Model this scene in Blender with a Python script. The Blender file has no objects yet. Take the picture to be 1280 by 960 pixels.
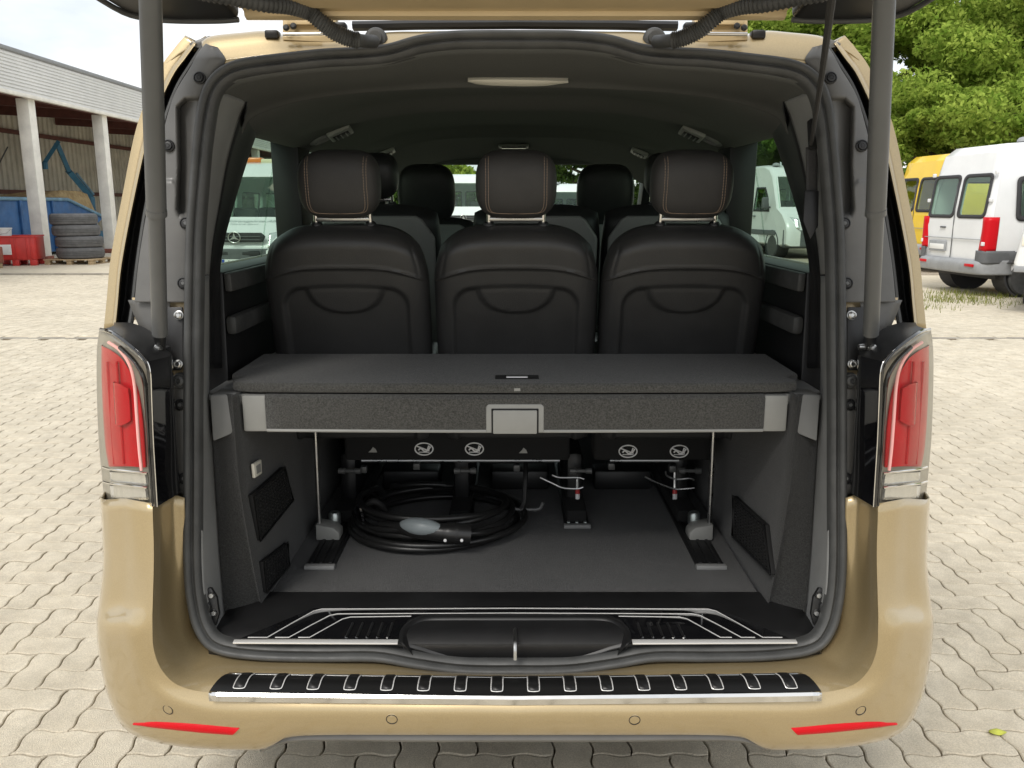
import bpy, bmesh, math, random
import numpy as np
from mathutils import Vector as V, Matrix

random.seed(7); np.random.seed(7)
scene = bpy.context.scene
COL = scene.collection
R = math.radians

# ------------------------------------------------------------------ camera
FPX = 1050.0                                   # focal length in photo pixels (1280 wide)
TH = math.atan(223.0 / FPX)                    # camera looks down so the horizon falls at row 257
CAMP = V((-0.007, -1.80, 1.54))
cd = bpy.data.cameras.new('camera')
cam = bpy.data.objects.new('camera', cd); COL.objects.link(cam)
cam.location = CAMP; cam.rotation_euler = (math.pi / 2 - TH, 0, 0)
cd.sensor_fit = 'HORIZONTAL'; cd.sensor_width = 36.0; cd.lens = FPX / 1280 * 36
cd.clip_start = 0.02; cd.clip_end = 2000
scene.camera = cam

# ------------------------------------------------------------------ sky, sun, exposure
SUN_EL, SUN_AZ = R(48), R(205)                 # azimuth clockwise from +Y (away from the camera)
w = bpy.data.worlds.new('World'); scene.world = w; w.use_nodes = True
nt = w.node_tree; nt.nodes.clear()
def wn(t, **k):
    n = nt.nodes.new(t)
    for a, b in k.items(): setattr(n, a, b)
    return n
sky = wn('ShaderNodeTexSky', sky_type='NISHITA', sun_disc=False, sun_elevation=SUN_EL, sun_rotation=SUN_AZ)
sky.air_density = 1.0; sky.dust_density = 2.0
tc = wn('ShaderNodeTexCoord')
mp = wn('ShaderNodeMapping'); mp.inputs['Scale'].default_value = (1.6, 1.6, 4.0)
no = wn('ShaderNodeTexNoise'); no.inputs['Scale'].default_value = 1.7; no.inputs['Detail'].default_value = 7; no.inputs['Roughness'].default_value = 0.55
rp = wn('ShaderNodeValToRGB')
rp.color_ramp.elements[0].position = 0.33; rp.color_ramp.elements[0].color = (0.50, 0.545, 0.59, 1)
rp.color_ramp.elements[1].position = 0.60; rp.color_ramp.elements[1].color = (0.80, 0.79, 0.77, 1)
sc = wn('ShaderNodeVectorMath', operation='SCALE'); sc.inputs['Scale'].default_value = 0.10
mx = wn('ShaderNodeMix', data_type='RGBA'); mx.inputs['Factor'].default_value = 0.86
bg = wn('ShaderNodeBackground'); bg.inputs['Strength'].default_value = 1.0
ow = wn('ShaderNodeOutputWorld')
L = nt.links.new
L(tc.outputs['Generated'], mp.inputs['Vector']); L(mp.outputs['Vector'], no.inputs['Vector'])
L(no.outputs['Fac'], rp.inputs['Fac']); L(sky.outputs['Color'], sc.inputs[0])
L(sc.outputs['Vector'], mx.inputs['A']); L(rp.outputs['Color'], mx.inputs['B'])
L(mx.outputs['Result'], bg.inputs['Color']); L(bg.outputs['Background'], ow.inputs['Surface'])

sd = bpy.data.lights.new('sun', 'SUN'); sd.energy = 1.5; sd.angle = R(22); sd.color = (1.0, 0.96, 0.90)
so = bpy.data.objects.new('sun', sd); COL.objects.link(so)
sdir = V((math.sin(SUN_AZ) * math.cos(SUN_EL), math.cos(SUN_AZ) * math.cos(SUN_EL), math.sin(SUN_EL)))
so.rotation_euler = sdir.to_track_quat('Z', 'Y').to_euler(); so.location = sdir * 40
vs = scene.view_settings
vs.view_transform = 'Standard'; vs.look = 'None'; vs.exposure = 0.80; vs.gamma = 1.0; vs.use_curve_mapping = False
scene.render.engine = 'CYCLES'
scene.cycles.max_bounces = 10; scene.cycles.transparent_max_bounces = 16; scene.cycles.diffuse_bounces = 5

# ------------------------------------------------------------------ pixel -> place
def ray(px, py):
    X = (px - 640) / FPX; U = (480 - py) / FPX
    return V((X, math.cos(TH) + U * math.sin(TH), -math.sin(TH) + U * math.cos(TH)))
def onY(px, py, y):
    d = ray(px, py); return CAMP + d * ((y - CAMP.y) / d.y)
def onX(px, py, x):
    d = ray(px, py); return CAMP + d * ((x - CAMP.x) / d.x)
def onZ(px, py, z):
    d = ray(px, py); return CAMP + d * ((z - CAMP.z) / d.z)
def onP(px, py, p, n):
    d = ray(px, py); n = V(n); return CAMP + d * ((V(p) - CAMP).dot(n) / d.dot(n))
AP_S = 0.16
AP_N = V((0, -1, AP_S)).normalized()            # the tailgate opening leans forward towards the roof
def onA(px, py, off=0.0):                       # on the plane of the tailgate opening, off metres deeper into the van
    return onP(px, py, (0, -0.05 + off, 0.55), (0, 1, -AP_S))
def mir(p): return V((-p[0], p[1], p[2]))

# ------------------------------------------------------------------ mesh helpers
def cr(pts, n=6, closed=False):
    pts = [V(p) for p in pts]; K = len(pts); out = []
    if K < 2: return pts
    segs = K if closed else K - 1
    for i in range(segs):
        if closed: p0, p1, p2, p3 = pts[(i-1) % K], pts[i], pts[(i+1) % K], pts[(i+2) % K]
        else:
            p1, p2 = pts[i], pts[i+1]
            p0 = pts[i-1] if i > 0 else p1 * 2 - p2
            p3 = pts[i+2] if i + 2 < K else p2 * 2 - p1
        for k in range(n):
            t = k / n
            out.append(0.5 * ((2*p1) + (p2-p0)*t + (2*p0-5*p1+4*p2-p3)*t*t + (3*p1-p0-3*p2+p3)*t**3))
    if not closed: out.append(pts[-1])
    return out
class MB:
    def __init__(s): s.v = []; s.f = []
    def add(s, vs_, fs):
        o = len(s.v); s.v += [tuple(p) for p in vs_]; s.f += [tuple(i + o for i in f) for f in fs]; return s
    def mirrored(s):
        m = MB(); m.v = [(-x, y, z) for x, y, z in s.v]; m.f = [f[::-1] for f in s.f]; return m
    def plus_mirror(s):
        m = s.mirrored(); s.add(m.v, m.f); return s
    def grid(s, g, closeu=False, flip=False):
        nr, nc = len(g), len(g[0]); o = len(s.v)
        for r in g: s.v += [tuple(p) for p in r]
        for i in range(nr - 1):
            for j in range(nc if closeu else nc - 1):
                a = o + i*nc + j; b = o + i*nc + (j+1) % nc; c = b + nc; d = a + nc
                s.f.append((a, d, c, b) if flip else (a, b, c, d))
        return s
    def patch(s, rows, nu=5, nv=4, flip=False):
        rr = [cr(r, nu) for r in rows]
        cols = [cr([r[j] for r in rr], nv) for j in range(len(rr[0]))]
        return s.grid([[cols[j][i] for j in range(len(cols))] for i in range(len(cols[0]))], flip=flip)
    def rule(s, A, B, flip=False): return s.grid([A, B], flip=flip)
    def tube(s, pts, r, n=10, closed=False, caps=True, up=None):
        pts = [V(p) for p in pts]; K = len(pts)
        rad = r if callable(r) else (lambda t: r)
        T = []
        for i in range(K):
            a = pts[(i-1) % K] if (closed or i > 0) else pts[i]; b = pts[(i+1) % K] if (closed or i < K-1) else pts[i]
            T.append((b - a).normalized())
        ref = V(up) if up else (V((0, 0, 1)) if abs(T[0].z) < 0.9 else V((0, 1, 0)))
        g = []
        for i in range(K):
            ref = (ref - T[i] * ref.dot(T[i]))
            if ref.length < 1e-6: ref = T[i].orthogonal()
            ref.normalize(); bi = T[i].cross(ref); rr_ = rad(i / max(1, K-1))
            g.append([pts[i] + (ref * math.cos(2*math.pi*k/n) + bi * math.sin(2*math.pi*k/n)) * rr_ for k in range(n)])
        if closed: g.append(g[0])
        o = len(s.v); s.grid(g, closeu=True)
        if caps and not closed:
            s.f.append(tuple(o + k for k in range(n))[::-1]); s.f.append(tuple(o + (K-1)*n + k for k in range(n)))
        return s
    def sweep(s, pts, prof, nrm, closed=False):
        pts = [V(p) for p in pts]; K = len(pts); nrm = V(nrm).normalized(); g = []
        for i in range(K):
            a = pts[(i-1) % K] if (closed or i > 0) else pts[i]; b = pts[(i+1) % K] if (closed or i < K-1) else pts[i]
            t = (b - a).normalized(); lat = t.cross(nrm).normalized()
            g.append([pts[i] + lat * u + nrm * v for u, v in prof])
        if closed: g.append(g[0])
        o = len(s.v); n = len(prof); s.grid(g, closeu=True)
        if not closed:
            s.f.append(tuple(o + k for k in range(n))[::-1]); s.f.append(tuple(o + (K-1)*n + k for k in range(n)))
        return s
    def box(s, c, d, rot=None, bev=0.0, seg=2):
        bm = bmesh.new(); bmesh.ops.create_cube(bm, size=1.0)
        bmesh.ops.scale(bm, vec=d, verts=bm.verts)
        if bev > 0: bmesh.ops.bevel(bm, geom=list(bm.edges), offset=bev, segments=seg, profile=0.5, affect='EDGES')
        M_ = Matrix.Translation(V(c)) @ (rot.to_4x4() if rot else Matrix())
        bm.transform(M_); bm.verts.index_update()
        s.add([v.co for v in bm.verts], [[v.index for v in f.verts] for f in bm.faces]); bm.free(); return s
    def prism(s, poly, d, bev=0.0, seg=2):
        poly = [V(p) for p in poly]; d = V(d)
        nrm = V((0, 0, 0))
        for i in range(len(poly)): nrm += poly[i].cross(poly[(i+1) % len(poly)])
        if nrm.dot(d) > 0: poly = poly[::-1]
        bm = bmesh.new(); a = [bm.verts.new(p) for p in poly]; b = [bm.verts.new(p + d) for p in poly]; n = len(poly)
        bm.faces.new(a); bm.faces.new(b[::-1])
        for i in range(n): bm.faces.new((a[i], b[i], b[(i+1) % n], a[(i+1) % n])[::-1])
        bmesh.ops.recalc_face_normals(bm, faces=bm.faces)
        if bev > 0:
            ed = [e for e in bm.edges if len(e.link_faces) == 2 and e.calc_face_angle(0) > R(30)]
            bmesh.ops.bevel(bm, geom=ed, offset=bev, segments=seg, profile=0.5, affect='EDGES')
        bm.verts.index_update()
        s.add([v.co for v in bm.verts], [[v.index for v in f.verts] for f in bm.faces]); bm.free(); return s
    def lathe(s, c, axis, prof, n=20):
        ax = V(axis).normalized(); u = ax.orthogonal().normalized(); v2 = ax.cross(u); c = V(c)
        g = [[c + ax * h + (u * math.cos(2*math.pi*k/n) + v2 * math.sin(2*math.pi*k/n)) * r for k in range(n)] for r, h in prof]
        o = len(s.v); s.grid(g, closeu=True)
        if prof[0][0] > 1e-6: s.f.append(tuple(o + k for k in range(n))[::-1])
        if prof[-1][0] > 1e-6: s.f.append(tuple(o + (len(prof)-1)*n + k for k in range(n)))
        return s
    def transform(s, Mx):
        s.v = [tuple(Mx @ V(p)) for p in s.v]; return s
    def mesh(s, name, m, smooth=True, angle=40, weld=0):
        me = bpy.data.meshes.new(name); me.from_pydata(s.v, [], s.f)
        if weld:
            bm = bmesh.new(); bm.from_mesh(me); bmesh.ops.remove_doubles(bm, verts=bm.verts, dist=1e-5)
            bmesh.ops.recalc_face_normals(bm, faces=bm.faces) if weld == 2 else None
            bm.to_mesh(me); bm.free()
        me.validate(); me.update()
        if m: me.materials.append(M[m] if isinstance(m, str) else m)
        if smooth:
            me.polygons.foreach_set('use_smooth', [True] * len(me.polygons))
            try: me.set_sharp_from_angle(angle=R(angle))
            except Exception: pass
        return me
    def build(s, name, m, parent=None, smooth=True, angle=40, thick=0, weld=0):
        o = bpy.data.objects.new(name, s.mesh(name, m, smooth, angle, weld)); COL.objects.link(o); o.parent = parent
        if thick:
            md = o.modifiers.new('thickness', 'SOLIDIFY'); md.thickness = thick; md.offset = -1
        return o
def tag(o, label, cat=None, group=None, kind=None):
    if label: o['label'] = label
    if cat: o['category'] = cat
    if group: o['group'] = group
    if kind: o['kind'] = kind
    return o
def thing(name, label, cat, loc=(0, 0, 0), rz=0, group=None):
    o = bpy.data.objects.new(name, None); COL.objects.link(o); o.location = loc; o.rotation_euler = (0, 0, rz)
    o.empty_display_size = 0.1
    return tag(o, label, cat, group)
def copy_tree(o, parent=None):
    c = o.copy(); COL.objects.link(c); c.parent = parent
    for ch in o.children: copy_tree(ch, c)
    return c
def text_mesh(txt, size, extrude=0.0, font_shear=0.0):
    cu = bpy.data.curves.new('lettering', 'FONT'); cu.body = txt; cu.size = size; cu.extrude = extrude; cu.shear = font_shear
    cu.align_x = 'CENTER'; cu.align_y = 'CENTER'; cu.resolution_u = 3
    o = bpy.data.objects.new('lettering', cu); COL.objects.link(o)
    me = bpy.data.meshes.new_from_object(o.evaluated_get(bpy.context.evaluated_depsgraph_get()))
    b = MB(); b.v = [tuple(v.co) for v in me.vertices]; b.f = [tuple(p.vertices) for p in me.polygons]
    bpy.data.objects.remove(o); bpy.data.curves.remove(cu); bpy.data.meshes.remove(me)
    return b
def sstep(a, b, x):
    t = min(1.0, max(0.0, (x - a) / (b - a))) if a != b else float(x > a)
    return t * t * (3 - 2 * t)
def poly_sd(p, poly):                            # signed distance to polygon (negative inside)
    x, y = p; d = 1e9; ins = False; n = len(poly)
    for i in range(n):
        ax, ay = poly[i]; bx, by = poly[(i+1) % n]
        ex, ey = bx-ax, by-ay; t = max(0, min(1, ((x-ax)*ex + (y-ay)*ey) / (ex*ex+ey*ey+1e-12)))
        d = min(d, math.hypot(x-ax-t*ex, y-ay-t*ey))
        if (ay > y) != (by > y) and x < (bx-ax)*(y-ay)/(by-ay)+ax: ins = not ins
    return -d if ins else d

# ------------------------------------------------------------------ materials
M = {}
def mat(name, col, rough=0.5, metal=0.0, spec=0.5, coat=0.0, coat_r=0.03, var=0.0, vscale=8.0, bump=0.0, bscale=200.0,
        bdist=0.002, rvar=0.0, col2=None, detail=4, stretch=(1, 1, 1), sheen=0.0, emit=None, estr=0.0):
    m = bpy.data.materials.new(name); m.use_nodes = True; t = m.node_tree; b = t.nodes['Principled BSDF']
    b.inputs['Base Color'].default_value = (*col, 1); b.inputs['Roughness'].default_value = rough
    b.inputs['Metallic'].default_value = metal; b.inputs['Specular IOR Level'].default_value = spec
    b.inputs['Coat Weight'].default_value = coat; b.inputs['Coat Roughness'].default_value = coat_r
    b.inputs['Sheen Weight'].default_value = sheen
    if emit: b.inputs['Emission Color'].default_value = (*emit, 1); b.inputs['Emission Strength'].default_value = estr
    tcn = t.nodes.new('ShaderNodeTexCoord'); mpn = t.nodes.new('ShaderNodeMapping'); mpn.inputs['Scale'].default_value = stretch
    t.links.new(tcn.outputs['Object'], mpn.inputs['Vector'])
    if var > 0 or col2:
        n = t.nodes.new('ShaderNodeTexNoise'); n.inputs['Scale'].default_value = vscale; n.inputs['Detail'].default_value = detail
        n.inputs['Roughness'].default_value = 0.6
        t.links.new(mpn.outputs['Vector'], n.inputs['Vector'])
        r_ = t.nodes.new('ShaderNodeValToRGB'); e = r_.color_ramp.elements
        e[0].position = 0.32; e[1].position = 0.68
        c2 = col2 if col2 else tuple(min(1, c * (1 + var)) for c in col)
        c1 = col if col2 else tuple(c * (1 - var) for c in col)
        e[0].color = (*c1, 1); e[1].color = (*c2, 1)
        t.links.new(n.outputs['Fac'], r_.inputs['Fac']); t.links.new(r_.outputs['Color'], b.inputs['Base Color'])
    if rvar > 0:
        n3 = t.nodes.new('ShaderNodeTexNoise'); n3.inputs['Scale'].default_value = vscale * 1.7; n3.inputs['Detail'].default_value = 5
        t.links.new(mpn.outputs['Vector'], n3.inputs['Vector'])
        mr = t.nodes.new('ShaderNodeMapRange'); mr.inputs['From Min'].default_value = 0.3; mr.inputs['From Max'].default_value = 0.7
        mr.inputs['To Min'].default_value = max(0.02, rough - rvar); mr.inputs['To Max'].default_value = min(1, rough + rvar)
        t.links.new(n3.outputs['Fac'], mr.inputs['Value']); t.links.new(mr.outputs['Result'], b.inputs['Roughness'])
    if bump > 0:
        n2 = t.nodes.new('ShaderNodeTexNoise'); n2.inputs['Scale'].default_value = bscale; n2.inputs['Detail'].default_value = 3
        t.links.new(mpn.outputs['Vector'], n2.inputs['Vector'])
        bp = t.nodes.new('ShaderNodeBump'); bp.inputs['Strength'].default_value = bump; bp.inputs['Distance'].default_value = bdist
        t.links.new(n2.outputs['Fac'], bp.inputs['Height']); t.links.new(bp.outputs['Normal'], b.inputs['Normal'])
    M[name] = m; return m
def glass(name, tint, refl=1.0, ior=1.5):
    m = bpy.data.materials.new(name); m.use_nodes = True; t = m.node_tree; t.nodes.clear()
    tr = t.nodes.new('ShaderNodeBsdfTransparent'); tr.inputs['Color'].default_value = (*tint, 1)
    gl = t.nodes.new('ShaderNodeBsdfGlossy'); gl.inputs['Roughness'].default_value = 0.02
    fr = t.nodes.new('ShaderNodeFresnel'); fr.inputs['IOR'].default_value = ior
    mu = t.nodes.new('ShaderNodeMath'); mu.operation = 'MULTIPLY'; mu.inputs[1].default_value = refl
    mxn = t.nodes.new('ShaderNodeMixShader'); o = t.nodes.new('ShaderNodeOutputMaterial')
    ge = t.nodes.new('ShaderNodeNewGeometry'); mr = t.nodes.new('ShaderNodeMapRange')
    mr.inputs['To Min'].default_value = ior; mr.inputs['To Max'].default_value = 1 / ior
    t.links.new(ge.outputs['Backfacing'], mr.inputs['Value']); t.links.new(mr.outputs['Result'], fr.inputs['IOR'])
    t.links.new(fr.outputs['Fac'], mu.inputs[0]); t.links.new(mu.outputs[0], mxn.inputs['Fac'])
    t.links.new(tr.outputs[0], mxn.inputs[1]); t.links.new(gl.outputs[0], mxn.inputs[2]); t.links.new(mxn.outputs[0], o.inputs['Surface'])
    M[name] = m; return m
mat('gold', (0.425, 0.330, 0.180), rough=0.36, metal=0.55, coat=1.0, coat_r=0.03, var=0.06, vscale=420, detail=2, bump=0.02, bscale=300, bdist=0.001, rvar=0.05)
mat('gold_inner', (0.58, 0.45, 0.26), rough=0.45, metal=0.25, coat=0.3, coat_r=0.15, var=0.04, vscale=12)
mat('trim_grey', (0.225, 0.227, 0.223), rough=0.55, var=0.10, vscale=6, bump=0.25, bscale=900, bdist=0.0006, rvar=0.06)
mat('pillar_panel', (0.115, 0.113, 0.108), rough=0.42, var=0.14, vscale=7, bump=0.25, bscale=800, bdist=0.0006, rvar=0.08)
mat('rubber', (0.056, 0.057, 0.056), rough=0.55, var=0.2, vscale=14, bump=0.2, bscale=500, bdist=0.0008, rvar=0.1)
mat('black_plastic', (0.0115, 0.0115, 0.012), rough=0.45, var=0.2, vscale=10, bump=0.15, bscale=700, bdist=0.0005)
mat('black_gloss', (0.006, 0.006, 0.007), rough=0.06, spec=0.6, coat=0.6)
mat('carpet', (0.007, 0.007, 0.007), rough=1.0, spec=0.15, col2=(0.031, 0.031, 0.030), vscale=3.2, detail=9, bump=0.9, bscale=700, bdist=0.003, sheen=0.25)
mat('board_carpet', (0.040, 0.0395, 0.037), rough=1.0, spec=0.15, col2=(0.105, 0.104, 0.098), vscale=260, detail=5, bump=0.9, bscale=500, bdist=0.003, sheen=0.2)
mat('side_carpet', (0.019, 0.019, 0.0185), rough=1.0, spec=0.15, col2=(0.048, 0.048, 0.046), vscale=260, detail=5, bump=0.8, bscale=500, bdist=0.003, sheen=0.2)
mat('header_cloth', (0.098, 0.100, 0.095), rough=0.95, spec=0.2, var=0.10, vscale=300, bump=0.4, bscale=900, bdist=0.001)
mat('seat_plate', (0.30, 0.30, 0.29), rough=0.5, var=0.08, vscale=8)
mat('black_satin', (0.008, 0.008, 0.008), rough=0.30, spec=0.3)
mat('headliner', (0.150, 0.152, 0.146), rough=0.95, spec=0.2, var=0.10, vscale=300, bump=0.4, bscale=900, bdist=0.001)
mat('leather', (0.030, 0.030, 0.030), rough=0.42, spec=0.5, var=0.12, vscale=9, bump=0.5, bscale=480, bdist=0.0012, rvar=0.06)
mat('leather_plain', (0.038, 0.0365, 0.0355), rough=0.55, spec=0.4, var=0.10, vscale=9, bump=0.5, bscale=520, bdist=0.0012, rvar=0.06)
mat('console_grey', (0.46, 0.46, 0.44), rough=0.5)
mat('stitch', (0.34, 0.25, 0.18), rough=0.8)
mat('chrome', (0.75, 0.74, 0.72), rough=0.10, metal=1.0, rvar=0.04, vscale=30)
mat('steel', (0.50, 0.50, 0.49), rough=0.32, metal=1.0, rvar=0.1, vscale=20)
mat('black_chrome', (0.10, 0.10, 0.105), rough=0.08, metal=1.0, rvar=0.05, vscale=25)
mat('silver_plastic', (0.27, 0.27, 0.255), rough=0.5, var=0.06, vscale=14, bump=0.15, bscale=900, bdist=0.0004)
mat('aluminium', (0.42, 0.46, 0.45), rough=0.38, metal=0.9, rvar=0.08, vscale=30)
mat('strut', (0.100, 0.102, 0.101), rough=0.36, spec=0.5, var=0.08, vscale=6, rvar=0.05)
mat('lamp_red', (0.44, 0.005, 0.012), rough=0.3, spec=0.3, var=0.15, vscale=10)
mat('lamp_red_deep', (0.42, 0.003, 0.010), rough=0.2, spec=0.3)
mat('lamp_pink', (0.85, 0.42, 0.40), rough=0.3)
mat('lamp_clear', (0.70, 0.71, 0.71), rough=0.14, metal=0.75, var=0.06, vscale=30, bump=0.35, bscale=60, bdist=0.004, stretch=(4, 1, .6))
mat('lamp_base', (0.30, 0.29, 0.26), rough=0.3, metal=0.4)
mat('reflector_red', (0.52, 0.002, 0.008), rough=0.35, spec=0.25, bump=0.5, bscale=350, bdist=0.002)
mat('lamp_white', (0.75, 0.72, 0.62), rough=0.35)
mat('sticker_white', (0.75, 0.75, 0.75), rough=0.5)
mat('cable', (0.014, 0.014, 0.014), rough=0.35, spec=0.5, bump=0.1, bscale=300, bdist=0.0005)
mat('plug_grey', (0.22, 0.25, 0.26), rough=0.4, var=0.05, vscale=20)
mat('red_plastic', (0.50, 0.03, 0.03), rough=0.45)
mat('dark_void', (0.006, 0.006, 0.006), rough=0.9)
mat('belt_web', (0.030, 0.029, 0.028), rough=0.7, var=0.2, vscale=120, stretch=(1, 1, 6), bump=0.5, bscale=220, bdist=0.001)
glass('side_glass', (0.52, 0.68, 0.58), 1.0)
glass('front_glass', (0.80, 0.90, 0.84), 1.0)
glass('clear_cover', (0.95, 0.94, 0.91), 0.38)
mat('bright_trim', (0.70, 0.69, 0.67), rough=0.32, metal=0.35)

# background materials
mat('paver', (0.57, 0.505, 0.39), rough=0.92, spec=0.2, col2=(0.72, 0.655, 0.53), vscale=7, detail=12, bump=1.0, bscale=330, bdist=0.004)
def speckle(m, scale, lo, hi):
    t = m.node_tree; b = t.nodes['Principled BSDF']; src = b.inputs['Base Color'].links[0].from_socket
    g_ = t.nodes.new('ShaderNodeNewGeometry'); n = t.nodes.new('ShaderNodeTexNoise'); n.inputs['Scale'].default_value = scale; n.inputs['Detail'].default_value = 4; n.inputs['Roughness'].default_value = .7
    mr = t.nodes.new('ShaderNodeMapRange'); mr.inputs['From Min'].default_value = .32; mr.inputs['From Max'].default_value = .68; mr.inputs['To Min'].default_value = lo; mr.inputs['To Max'].default_value = hi
    mu = t.nodes.new('ShaderNodeMix'); mu.data_type = 'RGBA'; mu.blend_type = 'MULTIPLY'; mu.inputs['Factor'].default_value = 1
    t.links.new(g_.outputs['Position'], n.inputs['Vector']); t.links.new(n.outputs['Fac'], mr.inputs['Value'])
    t.links.new(src, mu.inputs['A']); t.links.new(mr.outputs['Result'], mu.inputs['B']); t.links.new(mu.outputs['Result'], b.inputs['Base Color'])
speckle(M['paver'], 210, .74, 1.14)
speckle(M['paver'], 8.0, .86, 1.08)
speckle(M['paver'], 0.8, .88, 1.06)
mat('joint_sand', (0.17, 0.135, 0.09), rough=1.0, spec=0.1, var=0.3, vscale=30, bump=0.5, bscale=300, bdist=0.004)
mat('far_paving', (0.53, 0.47, 0.36), rough=0.95, spec=0.2, col2=(0.64, 0.58, 0.465), vscale=0.9, detail=12, bump=0.5, bscale=14, bdist=0.01)
speckle(M['far_paving'], 9, .86, 1.08)
mat('gravel', (0.33, 0.28, 0.215), rough=1.0, spec=0.15, col2=(0.46, 0.40, 0.32), vscale=1.6, detail=12, bump=0.9, bscale=40, bdist=0.02)
mat('concrete_edge', (0.30, 0.275, 0.23), rough=0.95, var=0.25, vscale=4, bump=0.6, bscale=80, bdist=0.004)
mat('white_paint', (0.72, 0.73, 0.73), rough=0.28, coat=0.5, coat_r=0.08, var=0.03, vscale=3, spec=0.5)
mat('yellow_paint', (0.78, 0.52, 0.02), rough=0.3, coat=0.5, coat_r=0.08, var=0.04, vscale=3)
mat('bumper_grey', (0.10, 0.105, 0.11), rough=0.6, var=0.1, vscale=8)
mat('bumper_light', (0.28, 0.29, 0.30), rough=0.6, var=0.1, vscale=8)
mat('cabin_dark', (0.03, 0.03, 0.032), rough=0.8)
mat('amber', (0.75, 0.20, 0.02), rough=0.25, coat=0.5)
mat('cream', (0.70, 0.64, 0.42), rough=0.5)
mat('plate_white', (0.72, 0.72, 0.70), rough=0.4)
mat('plate_blue', (0.03, 0.07, 0.35), rough=0.4)
mat('ink', (0.03, 0.03, 0.03), rough=0.5)
mat('pale_ink', (0.33, 0.36, 0.36), rough=0.5)
mat('column_white', (0.80, 0.78, 0.72), rough=0.8, var=0.12, vscale=2.5, detail=8, bump=0.3, bscale=40, bdist=0.004)
mat('cladding', (0.78, 0.78, 0.77), rough=0.45, metal=0.1, var=0.05, vscale=1.5)
mat('wall_sheet', (0.58, 0.55, 0.47), rough=0.6, var=0.15, vscale=1.2, detail=6)
mat('wall_sheet_light', (0.46, 0.45, 0.41), rough=0.7, var=0.08, vscale=1.2)
mat('red_steel', (0.13, 0.045, 0.035), rough=0.6, var=0.25, vscale=3)
mat('roof_inner', (0.42, 0.38, 0.34), rough=0.8, var=0.15, vscale=1.0)
mat('skip_blue', (0.035, 0.12, 0.30), rough=0.5, var=0.25, vscale=2.5, detail=8, rvar=0.15)
mat('skip_rim', (0.16, 0.30, 0.42), rough=0.55, var=0.3, vscale=4)
mat('crane_blue', (0.05, 0.19, 0.32), rough=0.45, var=0.2, vscale=4)
mat('chips', (0.30, 0.21, 0.10), rough=1.0, col2=(0.52, 0.40, 0.22), vscale=6, detail=12, bump=1.0, bscale=30, bdist=0.03)
mat('tyre', (0.12, 0.12, 0.123), rough=0.85, var=0.2, vscale=8, bump=0.4, bscale=60, bdist=0.006)
mat('pallet_wood', (0.40, 0.30, 0.18), rough=0.9, var=0.2, vscale=6, stretch=(1, 6, 6))
mat('crate_red', (0.55, 0.035, 0.03), rough=0.45, var=0.1, vscale=4)
mat('bucket_white', (0.72, 0.72, 0.70), rough=0.5, var=0.05, vscale=5)
mat('brick_red', (0.26, 0.09, 0.06), rough=0.9, var=0.25, vscale=10)
mat('bark', (0.075, 0.058, 0.040), rough=1.0, var=0.35, vscale=6, detail=8, bump=0.9, bscale=14, bdist=0.03, stretch=(1, 1, .25))
def leaf_mat(name, c1, c2, scale=2.2):
    m = bpy.data.materials.new(name); m.use_nodes = True; t = m.node_tree; t.nodes.clear()
    tcn = t.nodes.new('ShaderNodeNewGeometry'); n = t.nodes.new('ShaderNodeTexNoise'); n.inputs['Scale'].default_value = scale; n.inputs['Detail'].default_value = 8
    r_ = t.nodes.new('ShaderNodeValToRGB'); e = r_.color_ramp.elements; e[0].position = .35; e[1].position = .65; e[0].color = (*c1, 1); e[1].color = (*c2, 1)
    d = t.nodes.new('ShaderNodeBsdfDiffuse'); tl = t.nodes.new('ShaderNodeBsdfTranslucent'); mxn = t.nodes.new('ShaderNodeMixShader'); mxn.inputs['Fac'].default_value = .42
    o = t.nodes.new('ShaderNodeOutputMaterial')
    t.links.new(tcn.outputs['Position'], n.inputs['Vector']); t.links.new(n.outputs['Fac'], r_.inputs['Fac'])
    t.links.new(r_.outputs['Color'], d.inputs['Color']); t.links.new(r_.outputs['Color'], tl.inputs['Color'])
    t.links.new(d.outputs[0], mxn.inputs[1]); t.links.new(tl.outputs[0], mxn.inputs[2]); t.links.new(mxn.outputs[0], o.inputs['Surface'])
    M[name] = m
leaf_mat('leaf_oak', (0.16, 0.26, 0.035), (0.40, 0.50, 0.10))
leaf_mat('leaf_dark', (0.05, 0.10, 0.02), (0.13, 0.21, 0.045))
leaf_mat('grass_blade', (0.12, 0.16, 0.03), (0.30, 0.30, 0.08), 5)
mat('yellow_leaf', (0.42, 0.44, 0.06), rough=0.7, var=0.2, vscale=40)
# ================================================================== the gold van, seen through its open tailgate
van = thing('van', 'gold passenger van with its tailgate open, parked on wavy paving', 'van', (0, 0, 0))

SEAL = [(640,51),(603,51),(566,52),(526,57),(486,68),(446,72),(406,74),(350,80),(306,86),(282,96),(267,114),(259,142),(254,180),
        (249,240),(245,300),(243,400),(242,500),(242,600),(242,700),(246,750),(256,785),(276,805),(326,813),(400,815),(470,815),
        (518,823),(566,830),(603,832),(640,832)]
def loop(pxs, off=0.0):                          # closed, mirror-symmetric loop from the traced left half
    l = [onA(a, b, off) for a, b in pxs]; l[0].x = 0; l[-1].x = 0
    return l + [mir(p) for p in l[-2:0:-1]]
seal_path = cr(loop(SEAL), 5, closed=True)
b = MB().sweep(seal_path, [(0.020,-0.012),(0.020,0.010),(0.016,0.019),(0.010,0.022),(0.004,0.019),(0.001,0.010),(-0.001,0.010),
                           (-0.003,0.013),(-0.008,0.017),(-0.014,0.014),(-0.018,0.006),(-0.018,-0.012)], AP_N, closed=True)
b.build('door_seal', 'rubber', van, angle=60)
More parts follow.
